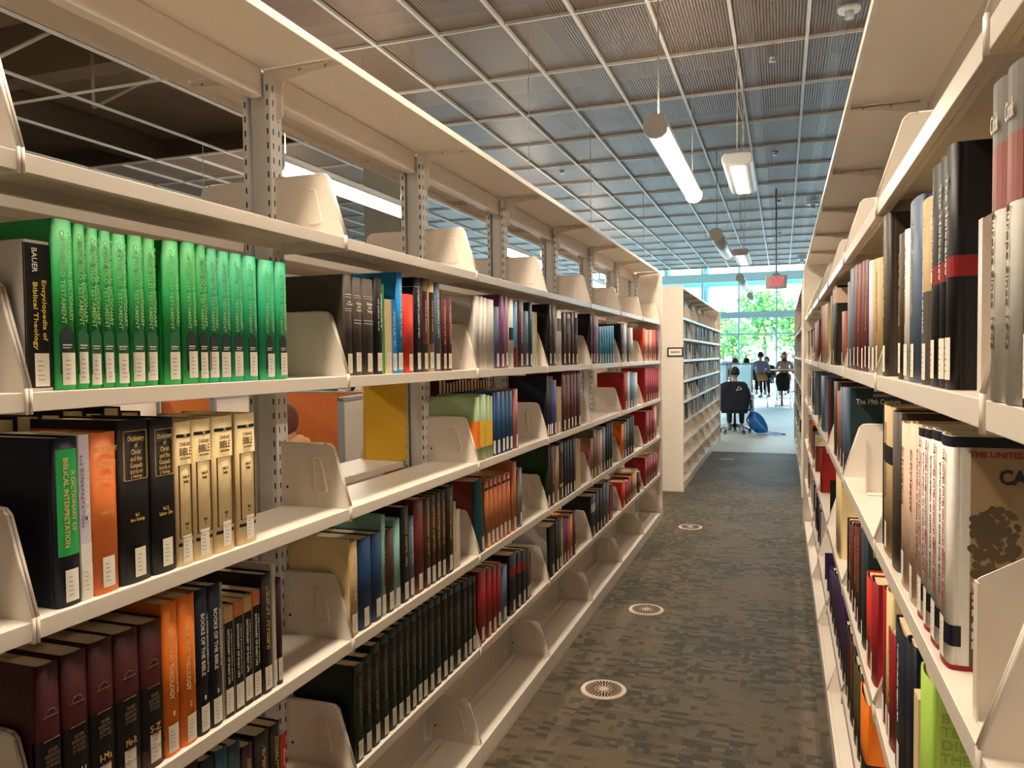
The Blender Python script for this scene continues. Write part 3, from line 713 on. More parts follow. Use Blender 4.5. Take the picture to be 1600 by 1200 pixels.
for o in BOOKS:
    if 'worn black dictionary' in o['label'] or 'cream encyclopedia' in o['label']:
        vs = [v.co for v in o.data.vertices]; t = max(v.x for v in vs)*2; h = max(v.z for v in vs); y = min(v.y for v in vs)
        cr = 'cream' in o['label']; z0, z1 = (.19, .70) if cr else (.63, .93); w = t*.36; e = .0007
        bm = B()
        for a, b_ in (((-w, z0*h), (-w+e, z1*h)), ((w-e, z0*h), (w, z1*h)), ((-w, z0*h), (w, z0*h+e)), ((-w, z1*h-e), (w, z1*h))): box(bm, (a[0], y-.0012, a[1]), (b_[0], y+.003, b_[1]))
        mk('ruled_frame', bm, BROWNINK if cr else G, parent=o)
# ---- left, nearest bay, hip-high shelf
def nidb(v): return dict(look='dark red and black dictionary volume', D=.215, bands=[(.14, .56, 'black', .035)], tx=[(v, G, 'f', 0, .27, .024, .013, False), ('THE NEW\nINTERPRETER\'S\nDICTIONARY\nOF THE BIBLE', mat('dim_gilt', (120, 98, 74), .6), 'f', 0, .45, .026, .030, False), ('VOLUME', MATS['dim_gilt'], 'f', 0, .225, .018, .004, False)])
def bth(n): return dict(look='bright orange encyclopedia volume', D=.20, tx=[('BIBLE AND THEOLOGY', mat('cream_ink', (240, 214, 160), .6), 'f', -.12, .60, .135, .011, True), ('THE OXFORD ENCYCLOPEDIA OF THE', MATS['cream_ink'], 'f', .25, .60, .12, .004, True), (n, MATS['cream_ink'], 'f', 0, .27, .004, .009, False)])
def bob(n): return dict(look='midnight-blue encyclopedia volume', D=.20, tx=[('BOOKS OF THE BIBLE', Wk, 'f', -.12, .62, .125, .010, True), ('THE OXFORD ENCYCLOPEDIA OF THE', Wk, 'f', .25, .62, .12, .004, True), (n, Wk, 'f', 0, .25, .004, .008, False)])
def ddl(i): return dict(look='slim black volume with picture strip', D=.185, paper=True, bands=[(.86, 1.0, 'burnt' if i % 2 else 'tan', .08)], tx=[('DICTIONARY OF DAILY LIFE', Wk, 'f', -.12, .55, .115, .006, True), ('in Biblical & Post-Biblical Antiquity', Wk, 'f', .22, .55, .11, .003, True)])
row('L', 0, 2, [(57.5, 98, 1043, 'darkred', nidb('A-C')), (99, 141, 1024.5, 'darkred', nidb('D-H')), (141, 181, 1006, 'darkred', nidb('I-Ma')), (181, 221, 991.5, 'darkred', nidb('Me-R')), (221, 256, 976, 'darkred', nidb('S-Z')),
 (256, 281, 944, 'bright_orange', bth('1')), (281.5, 308, 934, 'bright_orange', bth('2')), (308, 328, 922.5, 'navy', bob('1')), (328, 348, 915, 'navy', bob('2')), (348, 350.7, 909.6, 'white', dict(st=False, paper=True, look='very thin white booklet')),
 (351, 366, 950, 'black', ddl(0)), (366, 381, 941, 'black', ddl(1)), (381, 395, 934, 'black', ddl(2)), (395, 408, 924, 'black', ddl(3)), (410, 425.5, 898, 'darkbrown', dict(lett=G, look='tall near-black slim volume')),
 (426, 432.5, 881, 'palegrey', dict(look='tallest thin pale grey binder', paper=True, D=.205)), (433, 442, 905, 'wine', dict(look='thin dark brown cloth book'))])
for o in BOOKS:
    if 'dark red and black' in o['label']:
        vs = [v.co for v in o.data.vertices]; h = max(v.z for v in vs); y = min(v.y for v in vs)
        bm = B(); path(bm, [(.010*math.cos(a), y-.0006, h*.70+.010*math.sin(a)) for a in [PI*i/8 for i in range(9)]], .0005, n=4); path(bm, [(-.014, y-.0006, h*.695), (.014, y-.0006, h*.695)], .0005, n=4)
        for z in (.555, .145): box(bm, (-.014, y-.0012, z*h), (.014, y, z*h+.0006))
        mk('gilt_emblem', bm, MATS['dim_gilt'], parent=o)
# ---- left, nearest bay, knee-high shelf
row('L', 0, 1, [(290, 314, 1192, 'darkbrown'), (316, 338, 1190, 'black'), (339, 359, 1174, 'teal'), (359, 379, 1165.5, 'darkteal'), (380, 398, 1168, 'wine', dict(lett=G)), (400, 423, 1150, 'darkbrown', dict(lett=G)), (424, 440, 1135, 'darkbrown', dict(lett=G)), (440.5, 448.5, 1148, 'vermilion', dict(paper=True, tx=[('Mercer THE', Wk, 'f', 0, .7, .07, .006, True)]))])
# ---- left, second bay
row('L', 1, 4, [(536.5, 551, 428, 'greybrown', dict(look='thick grey-brown volume with white rules', D=.205, bands=[(.80, .81, 'white', 0), (.775, .782, 'white', 0), (.66, .667, 'white', 0), (.64, .647, 'white', 0)], tx=[('Ancient\nMesopotamia', Wk, 'f', 0, .72, .028, .014, False)])),
 (552, 566, 433, 'greybrown', dict(look='brownish volume with white rules', bands=[(.81, .818, 'white', 0), (.79, .796, 'white', 0), (.56, .567, 'white', 0), (.53, .537, 'white', 0)], tx=[('Dictionary\nof New\nTestament', Wk, 'f', 0, .70, .026, .025, False)])),
 (567, 584.5, 435, 'greybrown', dict(look='thick brownish volume with white rules', bands=[(.81, .818, 'white', 0), (.79, .796, 'white', 0), (.56, .567, 'white', 0), (.53, .537, 'white', 0)], tx=[('Dictionary\nof the\nTheology', Wk, 'f', 0, .70, .03, .03, False)])),
 (586, 598, 434, 'black', dict(look='charcoal dictionary with tall title', tx=[('Dictionary', Wk, 'f', .2, .66, .10, .010, True), ('of Jesus and', Wk, 'f', -.2, .62, .09, .008, True)])),
 (598, 601.5, 444, 'green', dict(paper=True, st=False)), (601.8, 612, 467, 'cream', dict(paper=True)), (612, 620.5, 467.5, 'skyblue', dict(lett=Wk, paper=True, D=.13)),
 (620.8, 630, 425, 'skyblue', dict(lett=Wk, look='tall broad sky-blue volume', D=.205)), (631, 647, 459, 'vermilion', dict(look='short vermilion cloth book', D=.14)), (647.5, 658, 433, 'navy', dict(lett=Wk, look='navy volume with white line', bands=[(.9, .905, 'white', 1)])),
 (659, 669, 434, 'greybrown', dict(bands=[(.3, .86, 'maroon', 0)], tx=[('Religious Creeds', Wk, 'f', 0, .6, .10, .007, True)])), (669.5, 679, 436, 'tan', dict(bands=[(.3, .86, 'brown', 0)], tx=[('Religious Creeds', YELL, 'f', 0, .6, .10, .008, True)])),
 (679.5, 688, 441, 'slate', dict(lett=Wk)), (688.3, 690, 455, 'darkgreen', dict(paper=True, st=False)), (690.3, 698, 466, 'maroon', dict(lett=G)), (698.3, 706.5, 466, 'maroon', dict(lett=G))])
row('L', 1, 2, [(524, 545, 852, 'cream', dict(look='thick cream volume with blank spine', st=False)), (546, 560, 848, 'tan', dict(lett=Wk, look='cream volume with lettered strip')), (561, 581.5, 843.5, 'bluebook', dict(D=.2)), (582, 596.5, 835, 'bluebook'),
 (597, 603.5, 805, 'paleteal', dict(look='tall pale teal missions volume', D=.205, tx=[('missions and missionaries', I, 'f', 0, .55, .15, .006, True)])), (604, 616, 828, 'brown'), (616.5, 626, 812, 'paleteal', dict(D=.2)), (627.5, 639.5, 792.6, 'black', dict(D=.205, lett=G)), (640, 647.5, 807, 'slate', dict(lett=Wk)),
 (648, 663, 781, 'redbrown', dict(D=.205)), (663.3, 673, 778, 'brown', dict(lett=G)), (673.3, 681, 774, 'brown', dict(lett=G)), (681.3, 689, 770, 'brown', dict(lett=G)), (689.3, 696.5, 766, 'brown', dict(lett=G)), (697, 709, 760, 'darkbrown', dict(lett=G, D=.205)), (709.5, 713, 784, 'cream', dict(paper=True)), (713.3, 719, 797, 'white', dict(paper=True))])
gxs = [(554.7, 569, 1041), (569, 581.6, 1027), (581.6, 594.4, 1009), (594.4, 608.5, 996), (608.5, 620.4, 985), (620.4, 631, 976), (631, 641, 968), (641, 651, 960), (651, 660, 952), (660, 668.6, 946), (668.6, 679.4, 940), (679.4, 690, 935),
       (691, 700, 927), (700, 709, 922), (709, 721, 916), (722, 730, 910), (730, 738, 906), (738, 744, 902)]
row('L', 1, 1, [(a, b_, yt, 'darkgreen', dict(look='dark green reference volume', D=.205, bands=[(.76, .92, 'wine', 0), (.60, .68, 'wine', 0), (.19, .2, 'olive', 0), (.30, .308, 'olive', 0)], lett=MATS['dim_gilt'])) for a, b_, yt in gxs])
# ---- left, third bay
row('L', 2, 4, [(741, 749.5, 462, 'palegrey', dict(look='thick pale grey binder', D=.205, st=False)), (750, 755.5, 463, 'white', dict(st=False)), (755.8, 761, 465, 'white', dict(st=False)), (761.3, 772.5, 467, 'palegrey', dict(st=False)), (773.5, 780, 479, 'slate'),
 (780.3, 788, 460, 'mauve', dict(D=.205)), (788.3, 794, 461, 'pinkmauve'), (794.3, 803, 466, 'white', dict(bands=[(.4, .58, 'darkgreen', 0)])), (803.3, 809, 470, 'lightblue', dict(bands=[(0, .3, 'redbrown', .9)], st=False)), (809.3, 819, 469, 'maroon', dict(lett=Wk)),
 (819.3, 826, 486, 'slate'), (826.2, 832, 472, 'teal', dict(D=.2)), (832.2, 836, 487, 'white', dict(paper=True)), (836.2, 839.5, 488, 'cream', dict(paper=True))])
row('L', 2, 3, [(741, 750, 621, 'mapgreen', dict(look='green and orange map volume', bands=[(.2, .62, 'bright_orange', 1)], D=.2, st=False)), (750.3, 760.5, 617, 'mapgreen', dict(look='green and orange map volume', bands=[(.2, .6, 'yellow', 1)], st=False)), (760.8, 765.8, 618, 'mapgreen', dict(bands=[(.2, .6, 'yellow', 1)], st=False)), (766, 770, 619, 'mapgreen', dict(bands=[(.2, .6, 'yellow', 1)], st=False)),
 (770.5, 774.5, 614, 'midblue'), (774.8, 782, 613, 'midblue'), (782.2, 789, 612, 'midblue'), (789.2, 794.5, 611, 'midblue'), (794.8, 801, 611, 'midblue'), (803, 809.5, 608, 'pinkbrown')])
row('L', 2, 2, [(747, 759, 748, 'redbrown', dict(look='leaning volume with teal-blue spine', tilt=-7, D=.2, bands=[(0, 1, 'teal', .05)]))] + [(761+6.3*i, 767+6.3*i, 750-2.4*i, 'burnt', dict(look='burnt-orange set volume', tilt=-6+i*.7, bands=[(.86, .9, 'brown', 0)])) for i in range(6)] + [(800.5, 807.5, 722.5, 'burnt'), (809.5, 816, 732.5, 'grey')])
row('L', 2, 1, [(747.5, 760, 894, 'red', dict(D=.2)), (760.3, 768.4, 889, 'red'), (768.7, 776, 885, 'red'), (776.2, 783, 881, 'red'), (783.5, 793, 887, 'slate'), (796, 807, 868.5, 'black', dict(bands=[(.62, .8, 'red', 0)], D=.2)), (807.3, 814.4, 864, 'black', dict(bands=[(.62, .8, 'red', 0)])), (814.7, 822.3, 861, 'black', dict(bands=[(.62, .8, 'red', 0)])), (822.5, 827, 860, 'darkteal'), (827.3, 829.5, 862, 'redbrown', dict(paper=True))])
# ---- left, fourth bay
row('L', 3, 4, [(857, 862, 475, 'darkbrown', dict(D=.2, look='broad dark brown volume')), (862.2, 869, 475, 'greybrown'), (869.3, 878, 484, 'white', dict(bands=[(.62, .85, 'grey', 0)])), (879, 885, 489, 'darkred'), (885.2, 892, 489, 'maroon', dict(bands=[(.6, .9, 'grey', 0)])), (892.2, 897, 488, 'darkred'), (897.2, 903, 488, 'maroon', dict(bands=[(.6, .9, 'black', 0)]))])
row('L', 3, 3, [(854, 858, 587, 'navy', dict(D=.2)), (858.2, 861, 588, 'navy'), (861.2, 864, 588, 'bluebook'), (864.2, 869.8, 594, 'violet'), (870, 877.5, 605, 'tan', dict(paper=True)), (878, 884.8, 579, 'darkred'), (885, 890.8, 578, 'redbrown'), (891, 895.8, 577, 'darkred'), (896, 900.8, 577, 'redbrown'), (901, 907.6, 576, 'darkred')])
row('L', 3, 2, [(856, 859.5, 698, 'forest', dict(D=.2)), (859.8, 867, 699, 'maroon', dict(tx=[('THE SHIP OF', Wk, 'f', 0, .55, .11, .009, True)])), (867.5, 874, 698, 'tan'), (874.3, 880.6, 690, 'olive', dict(bands=[(.3, .8, 'brown', 0), (.22, .28, 'yellow', 0)])), (881, 885, 688, 'black'), (885.2, 889.3, 687, 'black'), (889.5, 894, 686, 'black'), (894.2, 899.6, 685, 'black'), (900, 903, 686, 'cream', dict(paper=True)), (903.2, 907, 687, 'cream', dict(paper=True))])
row('L', 3, 1, [(859, 868, 822, 'palegrey', dict(look='pale-covered volume with black spine', tilt=-3, D=.2, bands=[(0, 1, 'black', .04)])), (868.3, 873, 812, 'black', dict(tilt=-3)), (873.3, 877.5, 811, 'greybrown', dict(tilt=-2)), (877.8, 880, 810, 'yellow', dict(paper=True)), (880.2, 884, 812, 'violet'), (884.2, 889, 812, 'red'), (889.2, 895, 806, 'burnt'), (895.2, 900, 800, 'maroon')])
# ---- left, fifth bay
row('L', 4, 4, [(922, 926, 490, 'darkpurple', dict(D=.2)), (926.2, 929, 491, 'darkpurple'), (929.2, 935.6, 493, 'pinkmauve')]+[(936+3.95*i, 939.7+3.95*i, 510-.3*i, 'cyan') for i in range(6)])
row('L', 4, 2, [(922, 927, 686, 'pinkbrown'), (927.2, 932, 671, 'greengrey', dict(D=.2)), (932.2, 937, 674, 'burnt'), (937.2, 941, 672, 'lavender'), (941.2, 946.5, 668, 'grey'), (947, 950, 662, 'black'), (950.2, 953.5, 661, 'navy'), (953.7, 957, 660, 'black')])
row('L', 4, 1, [(923, 931, 776, 'black', dict(bands=[(.6, .8, 'palegrey', 0)])), (931.2, 936, 768, 'darkteal'), (936.2, 941, 765, 'black'), (941.2, 946.5, 756, 'greybrown'), (946.7, 952, 754, 'slate'), (953, 957.5, 758, 'red', dict(paper=True))])
# ---- left, sixth bay
row('L', 5, 4, [(970, 974.5, 506, 'darkpurple', dict(D=.205)), (974.7, 979.5, 505, 'white', dict(look='tall white framed binder')), (980, 984.5, 512, 'slate'), (984.7, 989, 512, 'white')])
row('L', 5, 3, [(975, 980.5, 583, 'red', dict(D=.2)), (980.7, 984.5, 581, 'palegrey'), (984.7, 988.5, 581, 'slate'), (988.7, 992, 582, 'lightblue'), (992.2, 996, 582, 'palegrey')])
row('L', 5, 2, [(971, 974.8, 663, 'bright_orange', dict(D=.19)), (975, 979, 660, 'grey'), (979.2, 983.5, 655, 'greybrown'), (983.7, 987, 652, 'black'), (987.2, 991, 650, 'darkbrown')])
row('L', 5, 1, [(972, 977.5, 754, 'vermilion', dict(D=.18)), (977.7, 983, 753, 'red'), (983.5, 986, 745, 'rust'), (987, 989, 740, 'rust'), (990, 996, 738, 'tan', dict(tilt=-8, look='tan book leaning forward')), (997, 1001, 738, 'maroon')])
# ---- left, farthest bay
row('L', 6, 4, [(1005, 1008.8, 513, 'coral', dict(D=.2))]+[(1009+3.2*i, 1012+3.2*i, 515, c) for i, c in enumerate(('pinkcream', 'coral', 'pinkcream', 'coral', 'coral'))]+[(1026, 1029.5, 514, 'mauve')])
row('L', 6, 3, [(1008, 1012.3, 575, 'softred', dict(D=.205))]+[(1012.6+3.4*i, 1015.8+3.4*i, 575, 'softred') for i in range(5)])
row('L', 6, 2, [(1009, 1014.5, 643, 'softred', dict(D=.205)), (1014.8, 1018.5, 642, 'red'), (1018.8, 1022.5, 636, 'softred'), (1023, 1026, 634, 'pinkcream')])
row('L', 6, 1, [(1008+4*i, 1011.8+4*i, 715-1.6*i, c) for i, c in enumerate(('softred', 'red', 'softred', 'redbrown', 'softred'))])

# ================================================================ right case
def holo(n): return dict(look='glossy black volume with red band', D=.205, bands=[(.46, .545, 'red', 1)], tx=[('The Holocaust', Wk, 'f', 0, .68, .12, .012, True), (n, Wk, 'f', 0, .49, .006, .012, False)])
row('R', -1, 4, [(1549, 1572, 118, 'white', dict(look='cream volume with blue-grey top', st=False, bands=[(.80, 1.0, 'grey', 1), (.60, .80, 'pinkbrown', 1)], tx=[('Cook', Wk, 'f', 0, .87, .026, .017, False), ('Europe Since 1945', BROWNINK, 'f', 0, .38, .125, .010, True)])),
 (1572.5, 1596, 92, 'white', dict(look='cream volume with blue-grey top', st=False, bands=[(.80, 1.0, 'grey', 1), (.60, .80, 'pinkbrown', 1)], tx=[('Cook', Wk, 'f', 0, .87, .026, .017, False), ('Europe Since 1945', BROWNINK, 'f', 0, .38, .125, .010, True)])),
 (1597, 1640, 70, 'darkbrown', dict(look='dark brown volume at the frame edge'))], free=True, xs=XR+.002)
row('R', 0, 4, [(1380, 1388, 333, 'greybrown', dict(D=.205, lett=Wk)), (1405, 1413, 363, 'brown', dict(lett=G, look='brown biographical dictionary')), (1414, 1420, 357, 'white', dict(lett=BROWNINK)), (1420.6, 1438, 304, 'slate', dict(lett=G, D=.205)),
 (1440.5, 1455, 306, 'tan', dict(look='tan Royal Air Force volume', bands=[(0, .5, 'greybrown', 1)], tx=[('THE BIRTH OF THE ROYAL AIR FORCE', Wk, 'f', 0, .6, .17, .008, True)])), (1455.6, 1468.5, 255, 'black', holo('1')), (1468.8, 1478.4, 243, 'black', holo('2')), (1478.6, 1490, 224, 'black', holo('3'))], xs=XR+.010)
row('R', 1, 4, [(1322, 1328, 440, 'grey'), (1328.2, 1334, 418, 'slate'), (1334.3, 1340, 413, 'redbrown'), (1340.2, 1346, 411, 'redbrown', dict(lett=G)), (1347, 1352, 407, 'redbrown'), (1352.2, 1357.6, 405, 'maroon', dict(lett=G)), (1358, 1363.5, 406, 'lavender'), (1364, 1369.5, 404, 'tan'), (1369.8, 1376, 402, 'tan', dict(lett=BROWNINK))])
row('R', 2, 4, [(1295, 1300, 462, 'grey'), (1301, 1306.5, 446, 'darkbrown', dict(D=.2, look='dark picture-covered volume', bands=[(.78, .97, 'pinkcream', 1)])), (1316, 1319.5, 486, 'pinkbrown')])
row('R', 3, 4, [(1281, 1285, 478, 'brown'), (1285.2, 1289, 476, 'burnt'), (1289.2, 1292.5, 474, 'tan')])
row('R', 4, 4, [(1273, 1276, 503, 'pinkbrown'), (1276.2, 1279, 500, 'redbrown')])
# chest-high
def ush(n, s): return dict(look='blue-topped white encyclopedia volume', D=.215, st=True, bands=[(.955, 1.0, 'navy', 1), (.10, .19, 'navy', .06), (0, .02, 'red', 1)],
    tx=[('THE UNITED STATES HOLOCAUST MEMORIAL MUSEUM', REDINK, 'f', .17, .60, .20, .009, True), ('ENCYCLOPEDIA OF CAMPS AND GHETTOS', I, 'f', -.2, .58, .17, .007, True)])
row('R', 0, 3, [(1374, 1380, 634, 'darkbrown', dict(D=.2)), (1380.5, 1394, 637, 'tan', dict(look='thick brown-grey volume with black panel', st=True, bands=[(.62, .74, 'black', .03)], lett=I, D=.205)), (1394.3, 1404, 645, 'greybrown', dict(st=False)), (1408, 1421, 664, 'pinkcream', dict(look='pink volume with brown script title', D=.205, tx=[('Christus', BROWNINK, 'f', 0, .68, .10, .014, True)])),
 (1421.5, 1434, 664, 'pinkcream', dict(look='pink volume with brown script title', D=.205, tx=[('Christus', BROWNINK, 'f', 0, .68, .10, .014, True)])), (1435, 1444.5, 669, 'white', ush('1', '')), (1444.8, 1454.5, 671, 'white', ush('1', '')), (1455, 1469.5, 674, 'white', ush('2', '')), (1470, 1484, 681, 'white', ush('3', ''))], xs=XR+.012)
cam_book = BOOKS[-1]
vs = [v.co for v in cam_book.data.vertices]; tt = max(v.x for v in vs); hh = max(v.z for v in vs)
SEPIA = mat('sepia_photo', (168, 142, 102), .45, noise=.45, nscale=9); SEPIAD = mat('sepia_dark', (86, 70, 44), .5, noise=.3, nscale=30)
bm = B(); box(bm, (tt+.0003, .022, hh*.02), (tt+.0008, .215, hh*.955)); mk('cover_picture', bm, SEPIA, parent=cam_book)
bm = B(); box(bm, (tt+.0008, .022, hh*.02), (tt+.0011, .215, hh*.34)); rr = random.Random(5)
for i in range(150):
    cy = .024+rr.random()*.05; cz = hh*(.40+.32*rr.random()*(1-abs(cy-.05)*6)); r = rr.uniform(.0025, .006)
    pts = [(cy+r*math.cos(a)*rr.uniform(.8, 1.1), cz+r*math.sin(a)*rr.uniform(.7, 1.2)) for a in [2*PI*j/9 for j in range(9)]]
    prism(bm, pts, 'x', tt+.0008, tt+.0011+i*.000004)
mk('cover_figures', bm, SEPIAD, parent=cam_book)
CR = mat('cover_red_ink', (150, 30, 50), .5); NV = mat('cover_navy_ink', (30, 26, 50), .5)
for s, M, y, z, L, H in (('THE UNITED STATES HOLOCAUST', CR, .020, .925, .165, .0075), ('CAMPS', NV, .052, .83, .066, .019), ('VOLUME II', Wk, .024, .365, .044, .011), ('Ghettos in German-\nOccupied Eastern Europe', Wk, .024, .305, .075, .018), ('PART A', Wk, .024, .252, .028, .008), ('Geoffrey P. Megargee\nMartin Dean\nIntroduction', Wk, .024, .155, .062, .034)):
    o = text(s, M, cam_book, (tt+.0016, y, z*hh), 'r', L, H, align='LEFT', bold=.03)
row('R', 1, 3, [(1303, 1308, 597, 'brown', dict(D=.19)), (1308.3, 1312.5, 612, 'rust', dict(D=.12)), (1313, 1317, 606, 'slate', dict(D=.2)), (1317.3, 1322, 606, 'slate')], free=True)
b19 = BOOKS[-1]; b19['label'] = 'dark teal nineteenth-century volume facing the viewer, chest-high shelf, right bookcase'
vs = [v.co for v in b19.data.vertices]; tt = max(v.x for v in vs); hh = max(v.z for v in vs)
bm = B(); box(bm, (tt, .012, 0), (tt+.0006, .2, hh)); mk('front_board', bm, cloth('darkteal'), parent=b19)
text('The 19th Century', Wk, b19, (tt+.0014, .03, hh*.84), 'r', .13, .022, align='LEFT'); bm = B(); box(bm, (tt+.0006, .08, hh*.90), (tt+.001, .195, hh*.93)); mk('pale_strip', bm, cloth('grey'), parent=b19)
row('R', 2, 3, [(1290, 1294, 594, 'redbrown', dict(D=.19)), (1294.5, 1298, 592, 'darkbrown', dict(D=.19))])
row('R', 3, 3, [(1275, 1279, 585, 'greybrown'), (1279.2, 1283, 586, 'black'), (1283.2, 1287, 588, 'slate')])
row('R', 4, 3, [(1267, 1270, 580, 'brown'), (1270.2, 1273, 581, 'slate')])
# hip-high
row('R', 0, 2, [(1354, 1361, 908, 'vermilion', dict(look='red-spined volume with black cover', D=.2)), (1361.4, 1368, 913, 'softred', dict(D=.2, look='red-spined volume with black cover')), (1380, 1385, 923, 'softred', dict(D=.2)), (1385.3, 1391, 926, 'cream', dict(D=.2)), (1388, 1397, 994, 'red', dict(D=.15, lett=G)), (1397.5, 1416, 1000, 'navy', dict(D=.2, lett=Wk)), (1416.5, 1426, 1010, 'navy', dict(D=.2)), (1427, 1434.5, 1092, 'cream', dict(paper=True, D=.13)), (1437, 1452, 1063, 'lime', dict(look='lime green volume with embossed letters', D=.19, st=False))], free=True)
gb = BOOKS[-1]; vs = [v.co for v in gb.data.vertices]; tt = max(v.x for v in vs); hh = max(v.z for v in vs)
LG = mat('embossed_green', (132, 150, 50), .4)
for i, s in enumerate(('BORDER', 'TERRITORIAL', 'DISPUTES OF', 'THE WORLD')): text(s, LG, gb, (tt+.0016, .014, .235-.019*i-.0), 'r', (.085, .125, .125, .115)[i], .014, align='LEFT')
row('R', 1, 2, [(1321, 1324, 812, 'darkbrown'), (1324.2, 1327.3, 815, 'black'), (1327.5, 1332, 823, 'redbrown', dict(lett=G)), (1332.3, 1336, 824, 'darkred'), (1336.3, 1340, 825, 'redbrown', dict(lett=G)), (1340.3, 1345, 826, 'darkred', dict(lett=G)), (1346, 1352, 828, 'darkteal', dict(D=.2))])
row('R', 2, 2, [(1292, 1297, 750, 'black', dict(D=.2)), (1306, 1312, 748, 'cream', dict(D=.18))])
row('R', 3, 2, [(1270, 1274, 697, 'redbrown'), (1275, 1283, 702, 'red', dict(D=.2, look='broad bright red volume'))])
row('R', 4, 2, [(1262, 1266, 655, 'bright_orange'), (1267, 1271, 665, 'darkbrown')])
# knee-high
row('R', 2, 1, [(1286, 1289, 871, 'purple', dict(D=.2)), (1289.2, 1292.5, 876, 'purple')]+[(1293+3.4*i, 1296+3.4*i, 889+4.4*i, 'purple') for i in range(8)])
row('R', 1, 1, [(1320, 1324, 984, 'black'), (1324.3, 1328, 990, 'darkred'), (1328.3, 1333, 1008, 'brown'), (1334, 1339, 1042, 'olive'), (1339.3, 1343, 1052, 'olive'), (1344, 1353, 1101, 'bright_orange', dict(look='orange picture-covered volume', D=.2, bands=[(0, .35, 'darkbrown', 1)]))], free=True)
row('R', 3, 1, [(1271, 1274, 800, 'redbrown'), (1274.2, 1278, 822, 'darkbrown'), (1278.2, 1281, 835, 'red')])

# loose bookends
def bookend(loc, rz, h, d, label):
    t = empty('bookend', loc, rz); tag(t, label, 'bookend', 'steel bookends on the shelves')
    bm = B(); P = rounded([(0, 0), (d, 0), (d, h), (.085, h), (0, h-.05)], [0, 0, .015, .008, .006], 4); prism(bm, P, 'y', -.0012, .0012); mk('upright_plate', bm, STEEL, parent=t)
    bm = B(); box(bm, (0, -.055, 0), (d*.85, 0, .0016)); mk('foot', bm, STEEL, parent=t, bevel=.0006)
    bm = B(); box(bm, (-.001, -.016, 0), (.0012, .0012, h-.05)); mk('stiffening_flange', bm, STEEL, parent=t)
bookend((XR+.012, .94, LEV[4]+.001), 0, .235, .16, 'tan steel bookend beside the red-banded black volumes')
bookend((XR+.012, .945, LEV[3]+.001), 0, .20, .17, 'tan steel bookend pressing on the blue-topped encyclopedia')
bookend((XR+.04, 2.40, LEV[3]+.001), 0, .20, .14, 'steel bookend leaning on the dark teal volume')
# ---- books on the far side of the long case, seen from behind
def back_row(bay, lv, xs0, n, cols, hs, tw, nm):
    y = xs0
    for i in range(n):
        c = cols[i % len(cols)]; t_ = tw*random.uniform(.85, 1.15); h = hs*random.uniform(.97, 1.03)
        book((2*(XL-DEP)-XL+.03, y+t_/2, LEV[lv]+.0008), -PI/2, t_-.001, h, c, st=False, D=.19, label=f"{NAMES.get(c, c)} book seen from its page edges, {ORD[i]} in, {nm}", group=f"books on the far side, {nm}")
        y += t_
random.seed(11)
back_row(0, 3, .95, 8, ['darkbrown', 'darkbrown', 'wine', 'wine'], .292, .052, 'chest-high shelf, nearest bay, rear row')
back_row(2, 3, 2.96, 16, ['wine', 'darkbrown'], .298, .036, 'chest-high shelf, third bay, rear row')
back_row(1, 3, 2.655, 1, ['yellow'], .30, .02, 'chest-high shelf, second bay, rear row')
back_row(0, 2, .95, 9, ['darkbrown', 'black', 'wine'], .26, .05, 'hip-high shelf, nearest bay, rear row')
back_row(1, 1, 1.8, 6, ['redbrown', 'black', 'darkbrown'], .24, .05, 'knee-high shelf, second bay, rear row')
# ---- all the small books on the farther cases, too many and too small to part
bm = B(); rr = random.Random(9); cl = ['palegrey', 'white', 'slate', 'greybrown', 'cream', 'darkbrown', 'black', 'palegrey', 'grey', 'navy', 'tan', 'redbrown', 'palegrey', 'white']
def mass(bm, X, sgn, y0, nb, levels, fill):
    for li, z in levels.items():
        f = fill.get(li, 0)
        if not f: continue
        for k in range(nb):
            y = y0+PITCHY*k+.012; end = y0+PITCHY*(k+1)-.02-rr.uniform(0, .25)*(1 if f < 1 else .4)
            hm = (min(.235, .83*(levels.get(li+1, z+.3)-z)))
            while y < end:
                t_ = rr.uniform(.012, .04); h = hm*rr.uniform(.82, 1)
                if rr.random() < f: 
                    d0 = rr.uniform(.005, .02)
                    box(bm, (X-sgn*d0, y, z+.001), (X-sgn*(d0+.16), y+t_-.001, z+.001+h), rr.randrange(len(cl)))
                    if rr.random() < .7: box(bm, (X-sgn*(d0-.0006), y+.002, z+.008), (X-sgn*(d0+.001), y+t_-.003, z+.05), len(cl))
                y += t_
mass(bm, XL-.01, 1, YC0, 6, LEVC, {3: .8, 4: .95, 5: .95, 6: .95, 7: .95})
mass(bm, XR+.03, -1, YC0, 6, {0: .09, 1: .46, 2: .815, 3: 1.168, 4: 1.519, 5: 1.882}, {1: .9, 2: .9, 3: .9, 4: .9})
mass(bm, XR+.01, -1, Y0+PITCHY*5, 2, LEV, {1: .95, 2: .95, 3: .95, 4: .95}); mass(bm, XR+.01, -1, Y0+PITCHY*4, 1, LEV, {1: .95})
tag(mk('small_books', bm, [cloth(c) for c in cl]+[STICK]), 'many small pale and dark books filling the shelves of the farther bookcases', 'books', kind='stuff')

